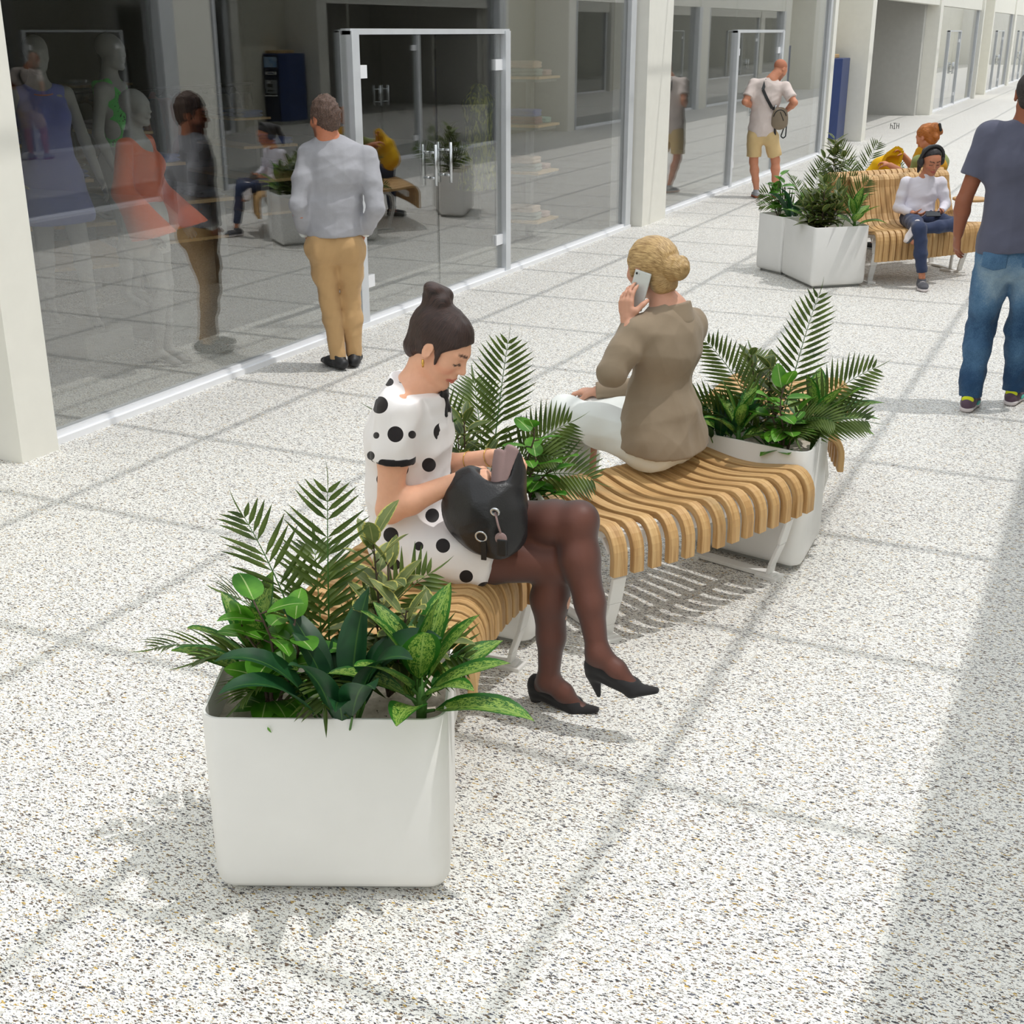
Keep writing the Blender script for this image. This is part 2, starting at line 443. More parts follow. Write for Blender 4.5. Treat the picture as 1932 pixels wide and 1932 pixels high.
def slat_bench(name, L0, R0, L1, R1, bl, br, n, profile, label, group, w=.046, th=.027, endw=.06, feet=True):
    t = empty(name, ((L0[0]+R1[0])/2, (L0[1]+R1[1])/2, 0), label, 'bench', group)
    m = MB()
    lines = []
    for i in range(n):
        f = i/(n-1)
        l = bez(L0, L1, bl, f); r = bez(R0, R1, br, f)
        lines.append((l, r))
        d = r-l; Ln = d.length; d /= Ln; s = V((-d.y, d.x))
        pr = profile(Ln)
        ww = endw if i in (0, n-1) else w
        k = len(pr); vs = []; uvs = []; dist = 0
        for q in range(k):
            a = pr[max(q-1,0)]; c = pr[min(q+1,k-1)]
            tx, tz = c[0]-a[0], c[1]-a[1]; ln = math.hypot(tx, tz); nx, nz = -tz/ln, tx/ln
            if q: dist += math.hypot(pr[q][0]-pr[q-1][0], pr[q][1]-pr[q-1][1])
            for (sd, o) in ((-1, 0), (1, 0), (1, -th), (-1, -th)):
                x = pr[q][0]+nx*o; z = pr[q][1]+nz*o
                P = l + d*x + s*(sd*ww/2)
                vs.append((P.x, P.y, z)); uvs.append((dist + i*3.7, i*.37 + sd*ww/2 + o))
        fs = []
        for q in range(k-1):
            for j in range(4): fs.append((q*4+j, q*4+(j+1)%4, (q+1)*4+(j+1)%4, (q+1)*4+j))
        fs += [(3,2,1,0), ((k-1)*4, (k-1)*4+1, (k-1)*4+2, (k-1)*4+3)]
        m.add(vs, fs, 0, uvs)
    o = obj('slatted_seat', m.mesh('slats', uv=True), M['oak'], t)
    bevel(o, .0035, 2, .9)
    # white steel frame: two leg frames and two bearers
    for f in (.035, .95):
        l = bez(L0, L1, bl, f); r = bez(R0, R1, br, f); d = r-l; Ln = min(d.length, .7); d = d.normalized(); l = r - d*Ln
        g = MB()
        def P(x, z): q = l + d*x; return (q.x, q.y, z)
        for (a, c) in (((.10, .012), (Ln-.10, .012)),): g.bar(P(*a), P(*c), .055, .018)
        for e, q in ((.0, 1), (Ln, -1)):
            pts = [P(e+q*.13, .004), P(e+q*.12, .06), P(e+q*.085, .16), P(e+q*.06, .27), P(e+q*.075, .36), P(e+q*.12, .405)]
            for u, v, w_ in zip(pts[:-1], pts[1:], (.05,.052,.058,.068,.078)): g.bar(u, v, w_, .016, up=(d.x, d.y, 0))
            c0 = V(P(e+q*.13, 0)); g.bar(c0-V((d.x,d.y,0))*.05, c0+V((d.x,d.y,0))*.05, .075, .03)
        g.bar(P(.10, .405), P(Ln-.10, .405), .045, .03)
        bevel(obj('leg_frame', g.mesh('leg'), M['white_metal'], t), .004)
    for x in (.18, .82):
        g = MB(); pts = []
        for k in range(9):
            f = .04+.92*k/8; l = bez(L0, L1, bl, f); r = bez(R0, R1, br, f); d = (r-l).normalized(); q = (l + d*.14) if x < .5 else (r - d*.14); pts.append((q.x, q.y, .372))
        for u, v in zip(pts[:-1], pts[1:]): g.bar(u, v, .03, .055)
        obj('bearer', g.mesh('bearer'), M['white_metal'], t)
    return t

GB = 'curved slatted benches joined by planters in the foreground'
slat_bench('slatted_bench', (-2.06,2.66), (-1.47,2.92), (-2.225,3.72), (-1.575,3.70), .06, .065, 15, seat_profile,
           'curved oak slat bench under the woman in the polka dot dress', GB)
slat_bench('slatted_bench', (-1.94,4.30), (-1.40,3.91), (-1.55,4.99), (-.94,4.84), -.03, -.035, 14, seat_profile,
           'curved oak slat bench under the blonde woman on the phone', GB)
slat_bench('slatted_bench', (-1.545,5.22), (-.93,5.42), (-1.70,6.28), (-1.08,6.32), .07, .06, 15, seat_profile,
           'empty curved oak slat bench behind the blonde woman\'s planter', GB)

def back_profile(L):
    """seat front on the left, tall back that curls over at the top"""
    p = [(.0, .22), (.0, .37)]
    for k in range(1, 6):
        a = k/5*PI/2; p.append((.085*(1-math.cos(a)), .37+.105*math.sin(a)))
    p += [(.2, .462), (.32, .45), (.42, .45), (.50, .462), (.56, .495), (.605, .55), (.64, .62), (.675, .70), (.71, .77)]
    for k in range(0, 9):
        a = PI*.85*(1-k/8*1.1); p.append((.80+.085*math.cos(a), .80+.075*math.sin(a)))
    p += [(.885, .70), (.90, .60)]
    s = L/.90
    return [(x*s, z) for x, z in p]
slat_bench('high_back_bench', (-1.83,11.45), (-2.27,12.10), (-1.10,12.45), (-1.62,13.02), -.04, .0, 19, back_profile,
           'oak slat bench with a tall curled back that the child in headphones sits on', None, w=.05)
def rear_profile(L):
    p = [(x, z) for x, z in back_profile(L)]
    return p
slat_bench('high_back_bench', (-2.95,12.98), (-2.40,12.20), (-1.93,14.05), (-1.60,13.20), .04, .0, 19, rear_profile,
           'oak slat bench back to back with the child\'s bench, under the red-haired woman', None, w=.05)

# ---------------------------------------------------------------- planters
def planter(poly, label, group, h=.525, r=.055, sand=.43):
    poly = round_poly(poly, r)
    cx = sum(p[0] for p in poly)/len(poly); cy = sum(p[1] for p in poly)/len(poly)
    t = empty('planter_box', (cx, cy, 0), label, 'planter', group)
    inn = offset_poly(poly, .008); n = len(poly)
    m = MB(); vs = []
    prof = [(.028, .02), (.012, .028), (.002, .045), (0, .075), (0, h-.004), (.002, h)]
    for d, z in prof:
        q = offset_poly(poly, d) if d else poly
        vs += [(x, y, z) for x, y in q]
    vs += [(x, y, h) for x, y in inn]; vs += [(x, y, sand-.1) for x, y in inn]
    k = len(prof)+2; fs = []
    for i in range(k-1):
        for j in range(n): fs.append((i*n+j, i*n+(j+1)%n, (i+1)*n+(j+1)%n, (i+1)*n+j))
    fs.append(tuple(range(n-1,-1,-1)))
    m.add(vs, fs)
    me = m.mesh('shell', True)
    o = obj('shell', me, M['white_metal'], t)
    o.modifiers.new('es', 'EDGE_SPLIT').split_angle = .7
    m = MB(); m.prism(offset_poly(poly, .045), 0, .03); obj('plinth', m.mesh('plinth'), M['grey_metal'], t)
    m = MB(); ring = offset_poly(poly, .0085); rings = [ring] + [[(cx+(x-cx)*s, cy+(y-cy)*s) for x, y in ring] for s in (.8, .6, .4, .2)]
    vs = []
    for q, rg in enumerate(rings):
        for x, y in rg: vs.append((x, y, sand + (.0 if q == 0 else .022*noise.noise(V((x*9, y*9, 3))))))
    vs.append((cx, cy, sand)); fs = []
    for q in range(len(rings)-1):
        for j in range(n): fs.append((q*n+j, q*n+(j+1)%n, (q+1)*n+(j+1)%n, (q+1)*n+j))
    q = len(rings)-1
    for j in range(n): fs.append((q*n+j, q*n+(j+1)%n, len(vs)-1))
    m.add(vs, fs)
    obj('sand', m.mesh('sand', True), M['sand'], t)
    return t
GP = 'white metal planters at the foreground benches'
PL1 = [(-1.86,2.17), (-1.305,2.42), (-1.485,2.81), (-2.04,2.56)]
PL2 = [(-1.70,3.79), (-1.69,3.93), (-2.06,4.41), (-2.33,4.02), (-2.28,3.80)]
PL3 = [(-1.50,5.0), (-.97,4.885), (-.985,5.385), (-1.50,5.19)]
PLA = [(-2.73,11.68), (-2.33,11.13), (-1.935,11.47), (-2.28,12.02)]
PLB = [(-3.03,11.9), (-2.745,11.69), (-2.31,12.05), (-2.62,12.40)]
PLC = [(-3.05,13.9), (-2.75,13.85), (-2.3,14.5), (-2.75,14.75)]
planter(PL1, 'white rounded planter box nearest the camera, at the front end of the bench', GP)
planter(PL2, 'white wedge planter beside the polka dot woman\'s knees, half hidden by her bag', GP)
planter(PL3, 'white wedge planter right of the blonde woman, between two slat benches', GP, sand=.44)
GF = 'white planters at the high-backed bench'
planter(PLA, 'large angular white planter touching the high-backed oak bench', GF, r=.03)
planter(PLB, 'angular white planter joined to the left of another, near the glass', GF, r=.03)
planter(PLC, 'white planter behind the high-backed bench under the yellow bag', GF, r=.03)
# ---------------------------------------------------------------- plants
def leafmat(name, dark, light, mid, vein=None, edge=None, mode='plain'):
    t = NT(name); uv = t.coord('UV'); co = t.coord()
    s = t.n('ShaderNodeSeparateXYZ'); t.l(uv, s.inputs[0]); u, v = s.outputs[0], s.outputs[1]
    av = t.math('ABSOLUTE', v)
    nz = t.noise(co, 14, 2)[0]
    col = t.ramp(nz, [(.3, lin(dark)), (.7, lin(light))])
    if mode == 'speckle':      # pale feathering between the veins
        m = t.mapping(uv, (16, 7, 1)); x = t.noise(m, 1.0, 4, .7, 1.5)[0]
        f = t.math('MULTIPLY', t.math('GREATER_THAN', x, .5), t.math('LESS_THAN', av, .72))
        f = t.math('MULTIPLY', f, .8)
        col = t.mix(f, col, lin(vein))
    if mode == 'edge':
        x = t.noise(t.mapping(uv, (7, 2, 1)), 1.0, 3, .6, .6)[0]
        e = t.math('GREATER_THAN', t.math('ADD', av, t.math('MULTIPLY', x, .7)), 1.18)
        col = t.mix(e, col, lin(edge))
    if mode == 'plain' and vein:
        w = t.math('SINE', t.math('MULTIPLY', t.math('SUBTRACT', u, t.math('MULTIPLY', av, .12)), 70))
        col = t.mix(t.math('MULTIPLY', t.math('GREATER_THAN', w, .8), .25), col, lin(vein))
    mr = t.math('LESS_THAN', av, .055)
    col = t.mix(t.math('MULTIPLY', mr, .75), col, lin(mid))
    p = t.principled(col, .42, spec=.4)
    tr = t.n('ShaderNodeBsdfTranslucent'); t.l(col, tr.inputs[0])
    mx = t.n('ShaderNodeMixShader'); mx.inputs[0].default_value = .25
    t.l(p.outputs[0], mx.inputs[1]); t.l(tr.outputs[0], mx.inputs[2]); t.l(mx.outputs[0], t.out.inputs[0])
    return t.mat
M['palm'] = leafmat('palm_leaf', (52,74,26), (98,118,52), (110,130,60))
M['ficus'] = leafmat('bright_oval_leaf', (50,112,24), (104,164,48), (190,210,140), (70,130,40))
M['dieff'] = leafmat('feathered_leaf', (28,84,24), (54,118,34), (150,180,90), (158,186,86), mode='speckle')
M['aspi'] = leafmat('dark_broad_leaf', (16,54,32), (36,84,44), (70,110,50))
M['varieg'] = leafmat('grey_green_edged_leaf', (88,106,58), (128,140,86), (170,170,110), edge=(196,190,104), mode='edge')
M['varieg_dark'] = leafmat('dark_edged_leaf', (58,78,38), (92,110,56), (140,146,84), edge=(150,152,82), mode='edge')
M['stem'] = plain('woody_stem', (78,62,50), .7)
M['green_stem'] = plain('green_stem', (66,110,40), .6)

def leaf(m, base, d, up, L, W, droop=.6, fold=.25, shape='oval', n=8, tip=0.0, twist=0.0, wave=0.0):
    d = V(d).normalized(); up = V(up); up = (up - d*up.dot(d))
    if up.length < 1e-4: up = V((0,0,1)) - d*d.z
    if up.length < 1e-4: up = V((1,0,0))
    up.normalize(); r = d.cross(up).normalized()
    p = V(base); vs = []; uv = []; fs = []
    st = L/n
    for i in range(n+1):
        t = i/n
        if shape == 'oval': w = math.sin(PI*min(1, t**.85))**.75
        elif shape == 'lance': w = math.sin(PI*t**.62)**.9
        elif shape == 'egg': w = math.sin(PI*t**.78)**.62
        else: w = math.sin(PI*(t**.55))**1.2
        w = max(w, .03)*W/2
        rr = r*math.cos(twist*t) + up*math.sin(twist*t); uu = up*math.cos(twist*t) - r*math.sin(twist*t)
        o = uu*(fold*w)
        wv = wave*W*math.sin(t*11)
        vs += [p - rr*w + o + uu*wv, p - rr*w*.5 + o*.42, p, p + rr*w*.5 + o*.42, p + rr*w + o - uu*wv]
        uv += [(t,-1),(t,-.5),(t,0),(t,.5),(t,1)]
        p = p + d*st
        a = droop/n*(.35+1.3*t)
        ax = r
        q = Matrix.Rotation(-a, 3, ax)
        nd = q @ d
        d = nd.normalized(); up = (q @ up).normalized()
    for i in range(n):
        for j in range(4): fs.append((i*5+j, i*5+j+1, (i+1)*5+j+1, (i+1)*5+j))
    m.add(vs, fs, 0, uv)

def frond(m, s, base, az, el, L, rnd, ll=.15, n=15, droop=1.0, tw=0.0):
    d = V((math.cos(az)*math.cos(el), math.sin(az)*math.cos(el), math.sin(el)))
    side = V((-math.sin(az), math.cos(az), 0)); p = V(base); pts = [p.copy()]; K = 24
    P = []
    for i in range(K):
        p = p + d*(L/K); a = droop/K*(.2+1.6*i/K)
        d = (Matrix.Rotation(a, 3, side) @ d).normalized()
        pts.append(p.copy()); P.append((p.copy(), d.copy()))
    s.tube(pts, [.0036*(1-.75*i/K) for i in range(K+1)], 5)
    for k in range(n):
        t = .28+.72*k/(n-1); q, dd = P[min(K-1, int(t*K))]
        sd = Matrix.Rotation(tw, 3, dd) @ side
        nrm = sd.cross(dd); nrm = nrm if nrm.z > 0 else -nrm
        Ls = ll*(math.sin(PI*(.18+.77*(t-.28)/.72))**.6)*rnd.uniform(.9,1.08)
        for sg in (-1, 1):
            fw = .55+.75*t
            v = (sd*sg*1.0 + dd*fw*.8 + nrm*(.22)).normalized()
            leaf(m, q, v, nrm, Ls, .0135+.004*(1-t), rnd.uniform(.25,.75), .35, 'lance', 4)
    q, dd = P[-1]
    leaf(m, q, dd, side.cross(dd), ll*.6, .011, .3, .3, 'lance', 4)

def plant(kind, name, loc, label, seed, group=None, s=1.0, az=0.0, **k):
    rnd = random.Random(seed)
    t = empty(name, loc, label, 'plant', group)
    L = MB(); S = MB(); x0 = V(loc); mat = None; smat = M['green_stem']
    if kind == 'palm':
        mat = M['palm']
        fr = k.get('fronds') or [(az + i*2.4, rnd.uniform(.55,1.35), rnd.uniform(.3,.5)) for i in range(8)]
        for f in fr:
            a, e, ln = f[:3]
            frond(L, S, x0 + V((math.cos(a)*.012, math.sin(a)*.012, 0)), a, e, ln*s, rnd, (k.get('ll') or .15)*s, k.get('n', 14), f[3] if len(f) > 3 else rnd.uniform(.7,1.2), f[4] if len(f) > 4 else rnd.choice((0,.6,-.6)))
    elif kind == 'ficus':
        mat = M['ficus']; smat = M['stem']
        for (ax, ay, h) in k.get('stems') or [(0,0,.36),(.07,.03,.24),(-.05,.05,.28)]:
            pts = []; K = 7
            for i in range(K+1):
                f = i/K; pts.append(x0 + V((ax*f + .012*math.sin(f*7+seed), ay*f + .012*math.cos(f*6+seed), h*s*f)))
            S.tube(pts, [.006*(1-.6*i/K) for i in range(K+1)], 6)
            nl = int(k.get('nl', 13)*h/.34)
            for i in range(nl):
                f = .12+.88*(i+.5)/nl; j = min(K-1, int(f*K)); q = pts[j].lerp(pts[j+1], f*K-j)
                a = i*2.399 + seed + rnd.uniform(-.4,.4); el = rnd.uniform(-.15,.55) if f < .9 else rnd.uniform(.4,1.2)
                v = V((math.cos(a)*math.cos(el), math.sin(a)*math.cos(el), math.sin(el)))
                e = q + v*.022*s
                S.tube([q, e], .0022, 4, cap=False)
                ln = rnd.uniform(.085,.115)*s
                leaf(L, e, v, (rnd.uniform(-.3,.3), rnd.uniform(-.3,.3), 1), ln, ln*rnd.uniform(.6,.72), rnd.uniform(.2,.8), .18, 'egg', 8)
    elif kind == 'dieff':
        mat = M['dieff']
        hs = .07*s; S.tube([x0, x0+V((.004,.003,hs)), x0+V((.0,.0,hs*2))], [.011*s,.012*s,.008*s], 8)
        nl = k.get('nl', 11)
        for i in range(nl):
            f = i/(nl-1); a = az + i*2.399; el = .35+.95*f + rnd.uniform(-.12,.12)
            v = V((math.cos(a)*math.cos(el), math.sin(a)*math.cos(el), math.sin(el)))
            ln = rnd.uniform(.17,.23)*s*(1-.12*f)
            b0 = x0+V((0,0,hs*(.8+1.1*f))); e = b0 + v*.035*s
            S.tube([b0, e], [.005*s,.0035*s], 6, cap=False)
            leaf(L, e, v, (0,0,1), ln, ln*rnd.uniform(.36,.44), rnd.uniform(.5,1.0)*(1.05-.6*f), .3, 'oval', 10, wave=.02)
        for (a, el, ln) in k.get('extra', ()):
            v = V((math.cos(a)*math.cos(el), math.sin(a)*math.cos(el), math.sin(el)))
            b0 = x0+V((0,0,hs*1.4)); leaf(L, b0+v*.03, v, (0,0,1), ln, ln*.38, .5, .3, 'oval', 12, wave=.02)
    elif kind == 'aspi':
        mat = M['aspi']
        nl = k.get('nl', 11)
        for i in range(nl):
            a = az + i*2.399; el = rnd.uniform(.95,1.45); f = rnd.random()
            v = V((math.cos(a)*math.cos(el), math.sin(a)*math.cos(el), math.sin(el)))
            st = rnd.uniform(.06,.13)*s; b0 = x0 + V((math.cos(a)*.02, math.sin(a)*.02, 0)); e = b0 + v*st
            S.tube([b0, e], .003*s, 5, cap=False)
            ln = rnd.uniform(.2,.29)*s
            leaf(L, e, v, (-v.x*.3, -v.y*.3, 1), ln, ln*rnd.uniform(.28,.36), rnd.uniform(.7,1.7), .35, 'oval', 12, twist=rnd.uniform(-.6,.6))
    elif kind == 'varieg':
        mat = M[k.get('mat', 'varieg')]; smat = M['stem']
        for (ax, ay, h) in k.get('stems') or [(0,0,.42),(.09,.0,.3),(-.06,.06,.33),(.03,-.08,.24)]:
            K = 7; pts = []
            for i in range(K+1):
                f = i/K; pts.append(x0 + V((ax*f**.8, ay*f**.8, h*s*f)))
            S.tube(pts, [.005*(1-.6*i/K) for i in range(K+1)], 6)
            nl = int(1.35*k.get('nl', 15)*h/.4)
            for i in range(nl):
                f = .15+.85*(i+.5)/nl; j = min(K-1, int(f*K)); q = pts[j].lerp(pts[j+1], f*K-j)
                a = i*2.399+seed; el = rnd.uniform(-.1,.6)+.7*max(0, f-.6)/.4
                v = V((math.cos(a)*math.cos(el), math.sin(a)*math.cos(el), math.sin(el)))
                e = q+v*.016*s; S.tube([q, e], .002, 4, cap=False)
                ln = rnd.uniform(.088,.135)*s
                leaf(L, e, v, (0,0,1), ln, ln*rnd.uniform(.38,.48), rnd.uniform(.1,.7), .25, 'oval', 7)
    obj('leaves', L.mesh('leaves', True, True), mat, t)
    obj('stems', S.mesh('stems', True), smat, t)
    return t

GL = 'plants growing in the foreground planters'
Z = .44
# planter nearest the camera
plant('ficus', 'rubber_plant', (-1.755,2.36,Z), 'bright green oval-leaved plant at the left front corner of the nearest planter', 3, GL, 1.0, stems=[(-.03,-.01,.34),(.055,-.02,.16),(-.09,.0,.26),(.04,.05,.27)], nl=14)
plant('aspi', 'cast_iron_plant', (-1.56,2.36,Z), 'dark green broad-leaved plant at the middle front of the nearest planter', 5, GL, 1.0, az=.4, nl=13)
plant('dieff', 'dumb_cane', (-1.40,2.46,Z), 'feathered yellow-green leafy plant at the right front of the nearest planter', 8, GL, 1.15, az=.2, nl=14, extra=[(.35,.55,.22)])
plant('dieff', 'dumb_cane', (-1.86,2.42,Z), 'feathered leafy plant at the left back of the nearest planter', 11, GL, 1.05, az=1.0, nl=9)
plant('palm', 'parlour_palm', (-1.72,2.52,Z), 'feather-leaved palm standing up at the back of the nearest planter', 4, GL, 1.0,
      fronds=[(.435,1.54,.58,.02,1.5),(3.58,1.33,.54,.22,1.45),(3.5,.60,.46,.9,.7),(-.985,1.05,.30,1.8,0),(.2,.75,.42,1.0,.9),(2.2,1.2,.40,.5,0),(3.0,.9,.40,.9,.9),(-1.9,.9,.28,1.5,.3),(.9,1.0,.42,.6,1.0),(3.9,.9,.36,1.2,.8)], ll=.15)
plant('varieg', 'variegated_rubber_plant', (-1.575,2.60,Z), 'grey-green plant with yellow leaf edges at the back right of the nearest planter', 2, GL, 1.0, stems=[(-.04,.02,.44),(.1,-.06,.30),(.0,-.05,.28),(.16,.0,.24),(-.02,.06,.36)], nl=13)
# wedge planter by the bag
plant('palm', 'parlour_palm', (-2.02,4.10,Z), 'feather-leaved palm rising beside the polka dot woman\'s face', 9, GL, 1.0,
      fronds=[(.435,1.47,.60,.06,1.5),(3.58,1.15,.48,.35,1.45),(.435,.95,.42,.5,1.35),(3.4,.85,.5,.5,1.2),(-.985,1.05,.34,1.7,0),(2.2,1.2,.45,.5,0),(.2,.6,.42,1.0,.9),(3.0,.8,.40,.9,.9),(.0,1.1,.36,1.4,.6)], ll=.16, n=17)
plant('dieff', 'dumb_cane', (-2.19,3.93,Z), 'feathered leafy plant just behind the polka dot woman\'s chest', 21, GL, 1.15, az=2.2, nl=9)
plant('ficus', 'rubber_plant', (-1.83,4.02,Z), 'bright oval-leaved plant hanging over the bench beside the bag', 14, GL, 1.0, stems=[(.02,.03,.32),(.1,.06,.2),(.05,-.02,.22),(.12,.0,.10)], nl=14)
plant('varieg', 'variegated_rubber_plant', (-2.02,3.93,Z), 'dark edged-leaf plant deep in the planter behind the bag', 23, GL, .85, mat='varieg_dark')
# wedge planter right of the blonde woman
plant('palm', 'parlour_palm', (-1.18,5.14,Z), 'feather-leaved palm rising highest in the planter right of the blonde woman', 12, GL, 1.0,
      fronds=[(.435,1.42,.66,.12,1.45),(3.58,1.15,.54,.4,1.45),(3.5,.70,.46,.7,1.2),(.435,.92,.52,.5,1.35),(-.985,1.1,.30,1.7,0),(2.2,1.1,.45,.6,0),(3.3,.95,.36,1.2,.8),(.2,.75,.40,1.0,.9),(-.3,1.1,.34,1.5,.5)], ll=.15, n=18)
plant('aspi', 'cast_iron_plant', (-1.38,5.03,Z), 'dark broad-leaved plant at the narrow left end of the right-hand wedge planter', 16, GL, .8, az=2.6, nl=8)
plant('dieff', 'dumb_cane', (-1.30,5.01,Z), 'feathered leafy plant second from the left in the right-hand wedge planter', 17, GL, .95, az=.9, nl=11)
plant('ficus', 'rubber_plant', (-1.11,4.97,Z), 'bright oval-leaved plant at the front edge of the right-hand wedge planter', 18, GL, 1.0, stems=[(.0,.0,.33),(.06,.03,.22),(-.04,.02,.26)], nl=15)
plant('dieff', 'dumb_cane', (-1.03,5.22,Z), 'feathered plant reaching right over the end of the right-hand wedge planter', 19, GL, 1.05, az=-.1, nl=8, extra=[(.25,.55,.27),(.45,.25,.25),(.1,.9,.25)])
plant('varieg', 'variegated_rubber_plant', (-1.22,5.2,Z), 'dark edged-leaf plant behind the palm in the right-hand wedge planter', 20, GL, .9, mat='varieg_dark', stems=[(-.1,.02,.42),(-.02,.05,.36),(.05,.0,.3)])
# planters at the high-backed bench
GQ = 'plants growing in the planters at the high-backed bench'
plant('ficus', 'rubber_plant', (-2.86,11.95,Z), 'bright oval-leaved plant at the far left of the planters by the glass', 31, GQ, 1.25, stems=[(.0,.0,.34),(-.06,.0,.2),(.05,.02,.28)], nl=13)
plant('aspi', 'cast_iron_plant', (-2.70,11.85,Z), 'dark broad-leaved plant second from the left in the planters by the glass', 32, GQ, .95, az=1.2)
plant('dieff', 'dumb_cane', (-2.50,11.66,Z), 'feathered leafy plant left of the bushy one in the big angular planter', 33, GQ, 1.1, az=.7)
plant('varieg', 'variegated_rubber_plant', (-2.33,11.36,Z), 'big bushy edged-leaf plant at the front corner of the angular planter', 34, GQ, 1.15, mat='varieg_dark', nl=19,
      stems=[(0,.02,.33),(.15,.06,.26),(-.15,.09,.28),(.02,-.06,.18),(.09,.16,.30),(-.1,-.0,.2),(.14,.0,.18),(-.03,.14,.36),(-.18,.04,.2),(.05,.05,.24),(-.06,.05,.24)])
plant('dieff', 'dumb_cane', (-2.08,11.52,Z), 'feathered leafy plant at the right end of the angular planter, against the bench', 35, GQ, 1.15, az=.3)
plant('palm', 'parlour_palm', (-2.62,12.12,Z), 'feather-leaved palm behind the bushy plant, left of the high-backed bench', 36, GQ, 1.15, fronds=[(.435,1.45,.46,.12,1.45),(.435,.95,.5,.5,1.3),(3.58,.8,.44,.8,1.2),(2.4,1.1,.42,.6,.4),(3.2,.6,.4,1.0,.8)])
plant('palm', 'parlour_palm', (-2.26,11.84,Z), 'feather-leaved palm touching the curled end of the high-backed bench', 37, GQ, 1.1, fronds=[(3.58,1.40,.42,.2,1.45),(.435,1.25,.42,.4,1.3),(3.58,.9,.40,.8,1.2)])
plant('varieg', 'variegated_rubber_plant', (-2.80,14.02,Z), 'dark edged-leaf plant standing behind the high-backed bench', 38, GQ, 1.3, mat='varieg_dark', stems=[(0,0,.46),(.1,.04,.32),(-.1,.02,.3),(0,.1,.36)])
plant('palm', 'parlour_palm', (-2.58,14.22,Z), 'feather-leaved palm behind the yellow bag', 39, GQ, 1.15, fronds=[(.435,1.35,.50,.25,1.4),(3.58,1.3,.5,.3,1.4),(.3,.9,.48,.8,1.0),(2.0,1.0,.46,.9),(3.3,.9,.4,.9,1.0)])
tag(obj('fallen_leaf', (lambda m: (leaf(m, (-1.70,2.234,.508), (.35,.2,-1), (.4,-.9,0), .022, .006, .9, .3, 'lance', 5), m.mesh('leaf', True, True))[1])(MB()), M['ficus']),
    'tiny green leaf sliver stuck on the front of the nearest planter', 'leaf')
# ---------------------------------------------------------------- smooth bodies: blended solids turned into one skin
def A3(x): return np.array(x, dtype=np.float32)
def unit(v):
    v = np.asarray(v, dtype=np.float64); return v/max(1e-9, np.linalg.norm(v))

